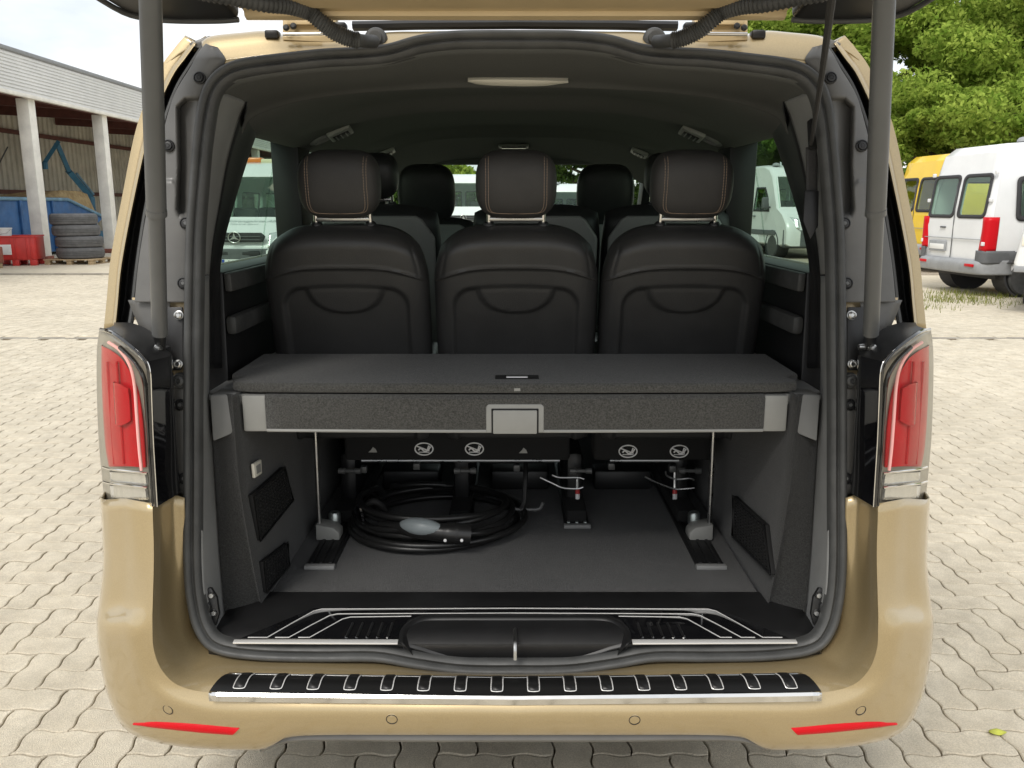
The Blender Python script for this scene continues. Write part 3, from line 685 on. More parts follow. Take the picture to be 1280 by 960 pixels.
# ================================================================== van shell (sides, windows, front) and underside
XO = [(0.38, .915), (0.55, .945), (0.75, .955), (1.10, .950), (1.25, .940), (1.37, .925), (1.60, .882), (1.77, .843), (1.86, .79)]
def xo(z):
    for (a, xa), (c, xc) in zip(XO, XO[1:]):
        if a <= z <= c: return xa + (xc - xa) * (z - a) / (c - a)
    return XO[0][1] if z < XO[0][0] else XO[-1][1]
WIN = [(0.36, 1.20), (1.38, 2.28), (2.50, 3.30)]      # side windows along the van
ZW0, ZW1 = 1.375, 1.755
for sgn in (-1, 1):
    ys = [.12, .6, 1.4, 2.4, 3.3, 4.1, 4.6, 4.85]
    tap = lambda y: 1 - .22 * sstep(3.6, 4.9, y) ** 1.5
    y0_ = lambda y, z: y if y > .2 else .12 + .26 * sstep(1.0, 1.25, z)
    low = [[V((sgn * xo(z) * tap(y), y0_(y, z), z - (0 if y < 3.4 else .25 * sstep(3.4, 4.9, y) * (z - .38)))) for y in ys] for z in (.38, .55, .75, 1.10, 1.25, ZW0 - .012)]
    MB().patch(low, 4, 3, flip=sgn < 0).build('side_panel', 'gold', van, thick=0.003)
    upp = [[V((sgn * xo(z), y, z)) for y in (.22, 1.0, 2.0, 3.0)] for z in (ZW1 + .004, 1.80, 1.86)]
    upp.append([V((sgn * .70, y, 1.915)) for y in (.22, 1.0, 2.0, 3.0)])
    MB().patch(upp, 4, 3, flip=sgn < 0).build('cant_rail', 'gold', van, thick=0.003)
    # inner wall: carpeted lower wall, cant trim, pillars; all solid
    xi, xw = sgn * .74, sgn * .835
    MB().prism([V((xi, .30, .50)), V((xi, 3.6, .50)), V((xi, 3.6, ZW0)), V((xi, .34, ZW0))], V((xw - xi, 0, 0)), .006).build('inner_wall', 'black_plastic', van)
    MB().prism([V((xi, .44, ZW1)), V((xi, 3.2, ZW1)), V((xi, 3.2, 1.86)), V((xi, .44, 1.86))], V((xw - xi - sgn * .03, 0, 0)), .006).build('cant_trim', 'headliner', van)
    for (a0, a1, b0, b1) in ((1.20, 1.38, 1.18, 1.35), (2.28, 2.50, 2.26, 2.46), (3.30, 3.50, 3.02, 3.14)):
        MB().prism([V((xi, a0, ZW0)), V((xi, a1, ZW0)), V((xi, b1, ZW1 + .02)), V((xi, b0, ZW1 + .02))], V((xw - xi, 0, 0)), .006).build('window_pillar', 'black_plastic', van)
    # outer glass band
    for k, (y0, y1) in enumerate(WIN):
        y1t = y1 if k < 2 else 3.02
        q = [[V((sgn * (xo(z) - .006), y0 - .10 + (y1 + (y1t - y1) * (z - ZW0) / (ZW1 - ZW0) - y0 + .2) * t, z)) for t in (0, .5, 1)] for z in (ZW0 - .02, 1.5, 1.62, ZW1 + .01)]
        MB().patch(q, 3, 3, flip=sgn < 0).build('side_window', 'side_glass', van)
    # window ledge (felt sill, catches the sky)
    MB().prism([V((xi - sgn * .002, .34, ZW0 - .05)), V((xi - sgn * .002, 1.2, ZW0 - .05)), V((xi + sgn * .0, 1.2, ZW0 - .002)), V((xi, .34, ZW0 - .002))], V((-sgn * .02, 0, 0)), .006).build('window_ledge', 'rubber', van)
    MB().box((sgn * .725, .75, 1.24), (.03, .84, .05), bev=.012).build('arm_rest_ledge', 'rubber', van)
# windscreen, dashboard, bonnet, nose
wsr = [[V((x * (.72 + .10 * t), 3.02 + .92 * t + .12 * (1 - abs(x) ** 2), 1.815 - .55 * t)) for x in (-1, -.5, 0, .5, 1)] for t in (0, .33, .66, 1)]
MB().patch(wsr, 4, 3).build('windscreen', 'front_glass', van)
for sgn in (-1, 1):
    MB().tube([V((sgn * .76, 2.98, 1.83)), V((sgn * .80, 3.35, 1.62)), V((sgn * .85, 3.95, 1.24))], .05, 10).build('front_pillar', 'black_plastic', van)
MB().prism([V((-.80, 3.25, .55)), V((-.80, 3.95, .55)), V((-.80, 4.1, 1.20)), V((-.80, 3.55, 1.24)), V((-.80, 3.30, 1.12))], V((1.6, 0, 0)), .03).build('dashboard', 'black_plastic', van)
bn = [[V((x * (.86 - .12 * t), 4.0 + .80 * t, 1.235 - .26 * t + .04 * (1 - x * x))) for x in (-1, -.5, 0, .5, 1)] for t in (0, .5, 1)]
MB().patch(bn, 4, 4).build('bonnet', 'gold', van, thick=0.003)
nz = [[V((x * (.78 + .03 * t), 4.80 + .13 * math.sin(t * 2.2) - .10 * x * x, 1.01 - .66 * t)) for x in (-1, -.5, 0, .5, 1)] for t in (0, .35, .7, 1)]
MB().patch(nz, 4, 4).build('front_bumper', 'gold', van, thick=0.003)
MB().box((0, 2.35, .40), (1.72, 4.55, .16), bev=.03).build('underbody', 'dark_void', van)
for sx in (-1, 1):
    for y in (.92, 4.05):
        t = MB().lathe((sx * .70, y, .335), (sx, 0, 0), [(.21, 0), (.30, .0), (.330, .02), (.338, .06), (.338, .16), (.330, .20), (.30, .225), (.22, .22), (.21, .20)], 32).build('wheel', 'rubber', van)
        MB().lathe((sx * .70, y, .335), (sx, 0, 0), [(.0, .15), (.06, .18), (.10, .165), (.20, .19), (.218, .215), (.212, .05), (0, .04)], 32).build('rim', 'steel', t)

# ================================================================== interior trim
# header trim just inside the seal
HA2 = [(264,138),(272,118),(288,104),(312,97),(350,91),(406,85),(446,83),(486,79),(526,68),(566,63),(603,62),(640,62)]
HB2 = [(303,168),(311,152),(324,143),(343,136),(370,128),(410,121),(446,117),(486,114),(526,112),(566,110.5),(603,110),(640,110)]
r0 = [onA(a, b_, .0) for a, b_ in HA2]; r3 = [onA(a, b_, .30) for a, b_ in HB2]
r1 = [p.lerp(q, .35) + V((0, .03, -.004)) for p, q in zip(r0, r3)]; r2 = [p.lerp(q, .80) + V((0, .02, .004)) for p, q in zip(r0, r3)]
r4 = [p + V((0, .03, .03)) for p in r3]
for r in (r0, r1, r2, r3, r4): r[-1].x = 0
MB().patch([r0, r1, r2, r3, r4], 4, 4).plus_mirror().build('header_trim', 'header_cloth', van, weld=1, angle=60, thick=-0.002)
# tail end of the cabin light strip
lo = [onA(a, b_, .235) for a, b_ in [(585,101.5),(600,100.5),(640,100.5),(680,101.5),(710,103)]]
hi = [onA(a, b_, .265) for a, b_ in [(585,102.5),(600,106.5),(640,108.5),(680,108),(710,104)]]
q = [(a + c) / 2 + V((0, -.012, -.002)) for a, c in zip(lo, hi)]
MB().patch([[p + V((0, .01, .02)) for p in lo], [p + V((0, -.012, 0)) for p in lo], q, [p + V((0, -.01, 0)) for p in hi], [p + V((0, .01, .01)) for p in hi]], 4, 2).build('cargo_lamp', 'lamp_white', van)
# headliner
def ceil_z(x, y):
    z = 1.868 - .135 * min(1, abs(x) / .74) ** 3.2
    z -= .075 * sstep(2.3, 3.15, y)
    for yc, hgt in ((1.02, .034), (2.02, .040)):
        edge = 1 - sstep(.45, .72, abs(x))
        z -= hgt * sstep(yc - .16, yc - .02, y) * (1 - sstep(yc, yc + .035, y)) * edge
    return z
g = [[V((x, y, ceil_z(x, y))) for x in np.linspace(-.755, .755, 61)] for y in np.linspace(.42, 3.12, 130)]
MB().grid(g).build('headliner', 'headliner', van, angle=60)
MB().box((0, 3.08, 1.79), (1.5, .10, .05), bev=.02).build('windscreen_header', 'headliner', van)
# roof lamps / air vents along the sides
def ceil_pt(px, py):
    z = 1.83
    for _ in range(20):
        p = onZ(px, py, z); z = .5 * z + .5 * ceil_z(p.x, p.y)
    return onZ(px, py, z)
for px, py, sc_ in ((424,165,1.0),(482,190,1.0),(508,208,1.0),(866,166,1.0),(800,190,1.0),(772,208,1.0)):
    c = ceil_pt(px, py); sx = -1 if c.x < 0 else 1
    rot = Matrix.Rotation(sx * R(24), 3, 'Y') @ Matrix.Rotation(sx * R(-6), 3, 'Z')
    c = c + V((-sx * .004, 0, -.004))
    o = MB().box(c, (.085, .16, .016), rot, bev=.006, seg=3).build('roof_console', 'console_grey', van)
    MB().box(c + rot @ V((0, .01, -.008)), (.058, .10, .006), rot, bev=.002).build('vent_slot', 'black_plastic', o)
    for k in range(3): MB().box(c + rot @ V((-.018 + .018 * k, .01, -.0095)), (.005, .095, .005), rot, bev=.001).build('vent_slat', 'console_grey', o)
    c2 = c + rot @ V((sx * .075, -.02, .004))
    MB().lathe(c2 + V((0, 0, .02)), rot @ V((0, 0, -1)), [(.046, 0), (.046, .020), (.040, .026), (.030, .026), (.026, .018), (0, .016)], 20).build('air_nozzle', 'trim_grey', o)
# dome lamp
c = ceil_pt(642, 183)
dl = MB().box(c, (.155, .17, .014), bev=.006, seg=3).build('dome_lamp', 'silver_plastic', van)
MB().box(c + V((0, -.005, -.008)), (.125, .14, .010), bev=.004).build('lamp_lens', 'black_gloss', dl)

# D pillar trims
def pillar(sgn):
    f = (lambda p: p) if sgn < 0 else mir
    a0 = [(272,113),(264,145),(259,190),(254,245),(251,300),(250,343)]
    a1 = [(309,127),(298,152),(284,202),(273,262),(266,302),(262,343)]
    r0 = [f(onA(a, b_, .0)) for a, b_ in a0]; r2 = [f(onA(a, b_, .17)) for a, b_ in a1]
    r1 = [f(onA(a*.45+c*.55, b_*.45+d*.55, .075)) for (a, b_), (c, d) in zip(a0, a1)]
    MB().patch([r0, r1, r2], 6, 5, flip=sgn > 0).build('pillar_trim', 'trim_grey', van, thick=0.003)
    a0 = [(250,345),(250,400),(250,450),(250,500),(250,560),(251,620),(252,680),(254,735),(262,786)]
    a1 = [(262,345),(262,400),(262,450),(263,500),(266,556),(270,620),(274,690),(279,750),(283,784)]
    r0 = [f(onA(a, b_, .0)) for a, b_ in a0]; r2 = [f(onA(a, b_, .15 if b_ < 520 else .12)) for a, b_ in a1]
    r1 = [f(onA(a*.5+c*.5, b_*.5+d*.5, .055)) for (a, b_), (c, d) in zip(a0, a1)]
    MB().patch([r0, r1, r2], 5, 5, flip=sgn > 0).build('lower_pillar_trim', 'trim_grey', van, thick=0.003)
    # thin reveal line along the trim
    MB().tube(cr([f(onA(a + 5, b_, .012)) for a, b_ in [(266,140),(259,190),(254,245),(251,300),(250,343)]], 5), .003, 6).build('trim_bead', 'rubber', van)
    # black window surround from the trim to the glass
    b0 = [(309,127),(298,152),(284,202),(273,262),(266,302),(262,343),(262,400),(262,460)]
    b1 = [(334,158),(322,167),(306,212),(291,262),(281,300),(275,340),(276,400),(278,460)]
    r0 = [f(onA(a, b_, .168)) for a, b_ in b0]; r1 = [f(onX(a, b_, -.742)) for a, b_ in b1]
    r2 = [p + V((sgn * .07, .0, 0)) for p in r1]
    rm = [p.lerp(q, .5) + V((sgn * .004, 0, 0)) for p, q in zip(r0, r1)]
    MB().patch([r0, rm, r1, r2], 5, 3, flip=sgn > 0).build('window_surround', 'black_plastic', van, thick=0.002)
    # corner between header, pillar and headliner
    q0 = [f(onA(a, b_, .16)) for a, b_ in [(303,112),(309,128),(306,150)]]
    q1 = [V((sgn * .745, .44, 1.83)), V((sgn * .745, .50, 1.78)), V((sgn * .745, .56, 1.72))]
    MB().patch([q0, q1], 4, 4, flip=sgn > 0).build('roof_corner_trim', 'black_plastic', van, thick=0.002)
    # carpeted side panel of the load bay
    E = [onX(a, b_, x) for a, b_, x in [(296,492,-.648),(300,545,-.645),(305,600,-.64),(320,690,-.632),(333,755,-.625)]]
    Tn = [onA(a, b_, .13) for a, b_ in [(262,492),(266,556),(270,620),(276,700),(284,786)]]
    F_ = [V((p.x, 1.25, p.z)) for p in E]
    T0 = [p + V((-.02, .0, 0)) for p in Tn]
    Em = [p.lerp(q, .82) + V((.0, -.004, 0)) for p, q in zip(Tn, E)]
    E2 = [p + V((.0, .02, 0)) for p in E]
    Fm = [p.lerp(q, .5) for p, q in zip(E, F_)]
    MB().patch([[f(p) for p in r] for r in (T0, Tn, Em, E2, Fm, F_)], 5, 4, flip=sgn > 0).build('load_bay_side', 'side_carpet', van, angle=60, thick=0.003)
    side = van.children[-1] if False else bpy.data.objects[COL.objects[-1].name]
    MB().prism([f(V((-.63, .16, 1.085))), f(V((-.63, 1.25, 1.085))), f(V((-.745, 1.25, 1.085))), f(V((-.745, .16, 1.085)))], V((0, 0, .012))).build('side_ledge', 'trim_grey', van)
    # shelf lug
    lg = [f(onA(a, b_, .085)) for a, b_ in [(262,494),(299,492),(300,533),(288,543),(266,552)]]
    MB().prism(lg, V((0, .07, 0)), .004).build('shelf_lug', 'silver_plastic' if False else 'trim_grey', van)
    # striker bracket low in the corner
    br = [f(onA(a, b_, .035)) for a, b_ in [(251,742),(258,735),(266,733),(273,745),(276,765),(272,780),(262,784),(254,770)]]
    lat = MB().prism(br, V((0, -.012, .002)), .003).build('latch_bracket', 'black_plastic', van)
    for a, b_ in ((265,744),(268,766)): MB().lathe(f(onA(a, b_, .024)), (0, -1, .2), [(.008, 0), (.008, .004), (.005, .008), (0, .008)], 12).build('latch_bolt', 'steel', lat)
    MB().tube(cr([f(onA(a, b_, .018)) for a, b_ in [(256,741),(256,752),(261,756),(261,764),(257,770),(262,780)]], 4), .004, 8).build('latch_spring', 'black_plastic', lat)
    return side
both(lambda s_: pillar(s_))
# grilles and button in the side panels: dark recessed mesh plates on the carpet wall
def grille(pts, x, rows_, cols_):
    P = [onX(a, b_, x) for a, b_ in pts]
    sgn = -1 if x < 0 else 1
    o = MB().prism(P, V((sgn * .012, 0, 0)), .002).build('speaker_grille', 'dark_void', van)
    fr_ = cr(P, 1, closed=True)
    dots = MB()
    for i in range(1, rows_):
        for j in range(1, cols_):
            u, v_ = i / rows_, j / cols_
            c = (P[0].lerp(P[1], v_)).lerp(P[3].lerp(P[2], v_), u)
            dots.box(c + V((-sgn * .0015, 0, 0)), (.003, .0042, .0042))
    d_ = dots.build('grille_mesh', 'black_plastic', o); d_['kind'] = 'stuff'
    MB().tube([p + V((-sgn * .002, 0, 0)) for p in P], .003, 6, closed=True).build('grille_rim', 'black_plastic', o)
grille([(316,619),(355,584),(366,625),(325,676)], -.626, 12, 14)
grille([(329,702),(359,678),(361,706),(333,741)], -.620, 9, 9)
grille([(964,718),(956,656),(917,620),(916,670)], .621, 12, 14)
P = [onX(a, b_, -.636) for a, b_ in [(313,580),(323,574),(324,592),(315,598)]]
bt = MB().prism(P, V((.008, 0, 0)), .003, 3).build('release_button', 'lamp_white', van)
MB().prism([p.lerp(sum(P, V()) / 4, .45) + V((.008, 0, 0)) for p in P], V((.0012, 0, 0))).build('button_mark', 'silver_plastic', bt)

# ---- load floor, sill
g = [[V((x, y, .565 + .0015 * math.sin(9 * x + 4 * y))) for x in np.linspace(-.76, .76, 30)] for y in np.linspace(.12, 3.4, 40)]
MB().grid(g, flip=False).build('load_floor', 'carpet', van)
zf = .567
def onF(px, py, dz=0.0): return onZ(px, py, zf + dz)
sl = [[V((x, y, z)) for x in np.linspace(-.70, .70, 29)] for y, z in ((.20, .566), (.185, .573), (.10, .574), (.0, .574), (-.030, .572), (-.045, .560), (-.05, .53))]
MB().grid(sl).build('sill_trim', 'black_plastic', van, thick=0.003)
sill = bpy.data.objects[COL.objects[-1].name]
zs = .575
def onS(px, py, dz=0): return onZ(px, py, zs + dz)
def symstrip(name, pxs, r, m, par, dz=.002):
    for sgn in (-1, 1):
        f = (lambda p: p) if sgn < 0 else mir
        MB().tube([f(onS(a, b_, dz)) for a, b_ in pxs], r, 6).build(name, m, par)
for sgn in (-1, 1):
    f = (lambda p: p) if sgn < 0 else mir
    pl = [f(onS(a, b_, 0)) for a, b_ in [(300,799),(392,761),(644,758.5),(644,768),(526,770),(510,776),(502,790),(499,800)]]
    MB().prism(pl, V((0, 0, .0022)), .0006).build('sill_plate', 'black_gloss', sill)
    MB().prism([f(onS(a, b_, .001)) for a, b_ in [(291,805),(293,801),(498,801),(497,806)]], V((0, 0, .004)), .001).build('sill_chrome', 'bright_trim', sill)
    for k in range(5):
        a = f(onS(433 + 13 * k, 796, .0028)); c = f(onS(441 + 12.4 * k, 779, .0028))
        MB().tube([a, c], .0032, 6).build('grip_bar', 'black_plastic', sill)
        MB().lathe(a, (0, 0, 1), [(.004, -.001), (.004, .002), (0, .003)], 8).build('grip_end', 'chrome', sill)
symstrip('chrome_line', [(310,797),(334,797),(365,779),(392,764),(402,761.5),(644,760.5)], .0017, 'bright_trim', sill)
symstrip('chrome_line', [(344,797),(361,797),(390,781),(412,769.5),(422,767.5),(644,766.5)], .0017, 'bright_trim', sill)
symstrip('chrome_line', [(373,797),(387,797),(412,783),(428,774),(438,771.5),(514,770.5)], .0017, 'bright_trim', sill)
# latch bowl
rb = [(499,803),(500,790),(508,779),(524,772),(560,771),(600,771),(644,771)]
rf_ = [(499,806),(508,809),(524,813),(540,818),(565,823),(603,825),(644,825.5)]
A0 = [onS(a, b_, .004) for a, b_ in rb]; A1 = [p + V((.012 if i < 4 else 0, -.012, .0)) for i, p in enumerate(A0)]
D0 = [onY(a, b_, -.055) for a, b_ in rf_]
Bm = [p.lerp(q, .35) + V((.03 * (1 - i / 6), 0, -.030)) for i, (p, q) in enumerate(zip(A0, D0))]
Bn = [p.lerp(q, .75) + V((.02 * (1 - i / 6), 0, -.034)) for i, (p, q) in enumerate(zip(A0, D0))]
D1 = [p + V((0, .008, .006)) for p in D0]
for r in (A0, A1, Bm, Bn, D1, D0): r[-1].x = 0
MB().patch([[p + V((0, .004, -.006)) for p in A0], A0, A1, Bm, Bn, D1, D0], 5, 4).plus_mirror().build('latch_bowl', 'black_plastic', sill, weld=1, angle=60, thick=-0.001)
MB().tube(cr([V((0, onS(642, 782).y, .556)), V((0, onS(642, 790).y, .580)), V((0, onS(642, 808).y, .582)), V((0, onS(642, 812).y, .55))], 4), .0045, 8).build('latch_striker', 'steel', sill)

# ---- floor rails
def rail(x, y0, y1, m='black_plastic'):
    o = MB().box((x, (y0 + y1) / 2, .567), (.078, y1 - y0, .010), bev=.002).build('floor_rail', 'black_plastic', van)
    for dx in (-.026, 0, .026):
        MB().box((x + dx, (y0 + y1) / 2, .573), (.009, y1 - y0 - .01, .008), bev=.0015).build('rail_rib', m, o)
    MB().box((x, y0 - .008, .570), (.084, .020, .012), bev=.003).build('rail_end', 'trim_grey', o)
    return o
rail(-.535, .36, 2.3); rail(.540, .36, 2.3); rail(-.17, .70, 2.6, 'aluminium'); rail(.195, .66, 2.6, 'aluminium')

# ================================================================== seats
def sup(u, e): return math.copysign(abs(u) ** e, u)
def seat_shell(w_, h_, t_, style):
    nx, nz = (96, 130) if style == 'rear' else (44, 60); bk, fr_ = [], []
    for j in range(nz + 1):
        v = j / nz; rb_, rf2 = [], []
        top = max(0, (v - .80) / .20)
        hw = w_ / 2 * (1 - (.10 if style == 'rear' else .05) * top ** 2.2 - .05 * max(0, .5 - v) * 1.2)
        edge_v = sstep(0, .035, v) * math.sqrt(max(0, 1 - max(0, (v - .93) / .07) ** 2))
        for i in range(nx + 1):
            u = -1 + 2 * i / nx
            uu = sup(math.sin(u * math.pi / 2), .85)
            x = hw * uu
            z = h_ * v - (.055 if style == 'rear' else .030) * (abs(uu) ** 4) * sstep(.55, 1, v)
            ed = (1 - abs(uu) ** 7) ** .5 * edge_v
            y = -t_ / 2 * ed
            if style == 'rear':
                # arched recess with soft border
                qx, qz = abs(x) - (.178 - .060), (z - h_ * .35) - (h_ * .415 - .060)
                sd_ = math.hypot(max(qx, 0), max(qz, 0)) + min(max(qx, qz), 0) - .060 + .35 * x * x
                y += .013 * sstep(.007, -.009, sd_)
                # soft grab pad at the top of the panel
                zt = h_ * .765
                pd = (abs(x) / .104) ** 2.4 + (max(0, zt - z) / .078) ** 2.0
                y -= .010 * sstep(1.04, .86, pd) * sstep(.004, -.010, sd_)
                # piped seam under the leather hood
                seam = .852 - .018 * abs(uu) ** 2.5
                y -= .0035 * math.exp(-((v - seam) / .006) ** 2)
                y += .006 * sstep(seam, seam - .012, v) * (1 - abs(uu) ** 6)
                y += .003 * math.exp(-((1 - abs(uu)) - .10 - .10 * (v - .8)) ** 2 / .0004) * sstep(.80, .9, v)
            elif style == 'shield':
                dd = min((.70 - abs(uu)) * 1.0, (.93 - v) * 1.9 - .22 * max(0, abs(uu) - .45))
                y -= .002 * sstep(-.01, .04, dd)
            rb_.append(V((x, y, z))); rf2.append(V((x, t_ / 2 * ed * (.9 + .25 * math.cos(u * 1.4)), z)))
        bk.append(rb_); fr_.append(rf2)
    b = MB().grid(bk); b.grid(fr_, flip=True); return b
def headrest_mesh(w_, t_, h_):
    g = []; n, m_ = 36, 24
    for j in range(m_ + 1):
        ph = -math.pi / 2 + math.pi * j / m_; r = []
        for i in range(n):
            th = 2 * math.pi * i / n
            cx, sx_ = sup(math.cos(th), .52), sup(math.sin(th), .60); cz = sup(math.cos(ph), .50)
            z = sup(math.sin(ph), .55); wz = 1 - .07 * (z > 0) * z ** 2 - .10 * (z < 0) * z ** 2
            r.append(V((w_ / 2 * cx * cz * wz, t_ / 2 * sx_ * cz + .012 * z * z, h_ / 2 * z)))
        g.append(r)
    return MB().grid(g, closeu=True)
def make_seat(name, loc, lean, w_, h_, style, head=True, hw=.212, hh=.172, stitch=True, post=.031, leather='leather', hlean=.0):
    Mx = Matrix.Translation(V(loc)) @ Matrix.Rotation(lean, 4, 'X')
    root = seat_shell(w_, h_, .13, style).transform(Mx).build(name, leather, van, angle=80)
    # cushion
    MB().box(Mx @ V((0, .30, .07)), (w_ * .96, .50, .14), bev=.05, seg=4).build('cushion', leather, root)
    if style == 'shield':
        pw, pt = w_ * .465, h_ * .965
        pl = [(-pw, h_ * .12), (pw, h_ * .12), (pw, pt - .075), (pw * .80, pt - .012), (pw * .70, pt), (-pw * .70, pt), (-pw * .80, pt - .012), (-pw, pt - .075)]
        MB().prism([Mx @ V((a, -.060, c)) for a, c in pl], Mx.to_3x3() @ V((0, -.016, 0)), .010, 3).build('back_plate', 'seat_plate', root)
    if style == 'rear':
        pp = []
        for i in range(33):
            uu = -1 + 2 * i / 32; v = .852 - .018 * abs(uu) ** 2.5
            hw_ = w_ / 2 * (1 - .10 * max(0, (v - .8) / .2) ** 2.2)
            ed = (1 - abs(uu * .985) ** 7) ** .5
            pp.append(Mx @ V((hw_ * uu * .985, -.065 * ed - .001, h_ * v - .055 * abs(uu) ** 4 * sstep(.55, 1, v))))
        MB().tube(pp, .0022, 6).build('piping', 'leather_plain', root)
    if head:
        hz = h_ + post + hh / 2 - .012
        H = Mx @ Matrix.Translation((0, .01, hz)) @ Matrix.Rotation(hlean, 4, 'X')
        hr = headrest_mesh(hw, .115, hh).transform(H).build('headrest', 'leather_plain' if stitch else 'leather', root, angle=80)
        for sx in (-1, 1):
            MB().tube([Mx @ V((sx * hw * .34, .01, h_ - .03)), Mx @ V((sx * hw * .34, .01, hz - .02))], .0062, 10).build('headrest_post', 'chrome', root)
            MB().lathe(Mx @ V((sx * hw * .34, .01, h_ - .012)), Mx.to_3x3() @ V((0, 0, 1)), [(.016, 0), (.016, .012), (.012, .017), (.007, .017)], 14).build('post_collar', 'black_plastic', root)
        MB().box(Mx @ V((0, .01, h_ + post * .42)), (hw * .72, .012, .012), Mx.to_3x3(), bev=.004).build('post_bar', 'steel', root)
        if stitch:
            for off in (0.0, .007):
                ln = [(-1, .98), (-1, .5), (-1, 0), (-1, -.5), (-.93, -.72), (-.78, -.80), (-.4, -.82), (0, -.825), (.4, -.82), (.78, -.80), (.93, -.72), (1, -.5), (1, 0), (1, .5), (1, .98)]
                bv = BVHTree.FromPolygons([v.co for v in hr.data.vertices], [tuple(p.vertices) for p in hr.data.polygons])
                pts = []
                for a, c in cr([V((a, c, 0)) for a, c in ln], 6) and [(p.x, p.y) for p in cr([V((a, c, 0)) for a, c in ln], 6)]:
                    o3 = H @ V(((hw * .335 + off) * a, -.3, hh / 2 * c * .96)); dr = (H.to_3x3() @ V((0, 1, 0))).normalized()
                    ht = bv.ray_cast(o3, dr)
                    if ht[0]: pts.append(ht[0] - dr * .0002)
                # dashed thread
                mbt = MB(); tot = 0
                for i in range(len(pts) - 1):
                    a, c = pts[i], pts[i+1]; nseg = max(1, int((c - a).length / .0055))
                    for k in range(nseg):
                        mbt.tube([a.lerp(c, (k + .12) / nseg), a.lerp(c, (k + .80) / nseg)], .00085, 4)
                mbt.build('stitching', 'stitch', hr)
    return root
LEAN = math.atan(.27)
for x in (-.456, 0.004, .460):
    make_seat('rear_seat', (x, .573 + .065, .86), LEAN, .446, .652, 'rear', hlean=-.10)
for k, x in enumerate((-.485, .078, .537)):
    make_seat('middle_seat', (x, 1.36, .80), R(12), .455, .762, 'shield', head=(k != 1), hw=.17, hh=.15, stitch=False)
for x in (-.43, .455):
    make_seat('front_seat', (x, 2.62, .84), R(12), .50, .66, 'shield', hw=.285, hh=.285, stitch=False, post=-.02)

# ---- underside of the rear seats: black valances with stickers, bars, levers and legs
def stick(c, par, kind):
    y = c.y - .0015
    if kind == 'ring':
        a, b_ = .0265, .0185
        ring = [V((c.x + a * math.cos(t), y, c.z + b_ * math.sin(t))) for t in np.linspace(0, 2 * math.pi, 40, endpoint=False)]
        o = MB().tube(ring, .0021, 6, closed=True).build('warning_sticker', 'sticker_white', par)
        pic = MB()
        pic.tube([V((c.x - .022, y, c.z + .009)), V((c.x + .016, y, c.z - .006))], .0020, 5)
        pic.tube(cr([V((c.x + dx, y, c.z + dz)) for dx, dz in ((-.016,-.004),(-.012,.001),(-.006,.0),(-.002,-.005),(.004,-.007),(.012,-.004),(.019,.006))], 3), .0024, 5)
        pic.tube([V((c.x + .010, y, c.z - .005)), V((c.x + .014, y, c.z + .010)), V((c.x + .020, y, c.z + .005))], .0024, 5)
        pic.tube([V((c.x - .016, y, c.z - .010)), V((c.x + .016, y, c.z - .010))], .0014, 5)
        pic.build('pictogram', 'sticker_white', o)
    else:
        pic = MB()
        pic.prism([V((c.x + dx, y, c.z + dz)) for dx, dz in ((-.013,-.008),(.013,-.008),(.009,.002),(.001,.009),(-.004,.001))], V((0, -.001, 0)))
        pic.build('small_sticker', 'silver_plastic', par)
for x0, x1, marks in ((-.505, .165, ((530,561,'ring'),(593,561,'ring'),(466,562,'tri'),(654,563,'tri'))), (.235, .590, ((785,564,'ring'),(849,564,'ring')))):
    vl = MB().box(((x0 + x1) / 2, .640, .862), (x1 - x0, .09, .130), bev=.012, seg=3).build('seat_valance', 'dark_void', van)
    for a, b_, k in marks: stick(onY(a, b_, .594), vl, k)
    MB().tube([V((x0 + .05, .602, .796)), V((x1 - .03 if x1 < .2 else x1 - .10, .602, .796))], .0048, 8).build('valance_bar', 'steel', vl)
for x in (-.535, -.17, .195, .540):
    lg = MB().box((x, 1.00, .665), (.055, .42, .20), bev=.02).build('seat_leg', 'black_plastic', van)
    MB().box((x, .95, .590), (.065, .55, .045), bev=.01).build('leg_shoe', 'dark_void', lg)
    MB().lathe((x - .02, .74, .72), (1, 0, 0), [(.010, 0), (.010, .02), (.006, .022), (.006, .05), (.010, .052), (.010, .07), (0, .07)], 10).build('pivot_bolt', 'strut', lg)
for x, y in ((.205, .80), (.520, .80)):
    ind = MB().tube([V((x, y, .70)), V((x, y - .02, .605))], .006, 8).build('lock_indicator', 'steel', van)
    MB().tube([V((x, y - .012, .645)), V((x, y - .016, .628))], .0075, 8).build('indicator_red', 'red_plastic', ind)
    MB().tube([V((x, y - .016, .628)), V((x, y - .020, .602))], .0075, 8).build('indicator_white', 'sticker_white', ind)
# pull handle (T shape) and wire loops
th = MB().tube(cr([onY(a, b_, y) for a, b_, y in [(657,578,.76),(657,592,.72),(656,612,.70),(655,628,.69),(650,636,.685)]], 4), .0075, 8).build('pull_handle', 'black_plastic', van)
MB().tube(cr([onY(a, b_, .685) for a, b_ in [(637,632),(643,636),(660,637),(674,636),(679,628)]], 4), .0055, 8).build('handle_grip', 'strut', th)
for dx in (0, 1):
    pts = [(675,597),(690,604),(704,610),(722,611),(729,609)] if not dx else [(806,596),(820,603),(842,611),(858,611),(868,610)]
    p2 = [(690,594),(700,597),(722,597),(730,599)] if not dx else [(832,589),(834,595),(846,599),(862,598),(868,600)]
    lo_ = MB().tube(cr([onY(a, b_, .72) for a, b_ in pts], 4), .0030, 8).build('release_loop', 'steel', van)
    MB().tube(cr([onY(a, b_, .735) for a, b_ in p2], 4), .0030, 8).build('loop_wire', 'steel', lo_)
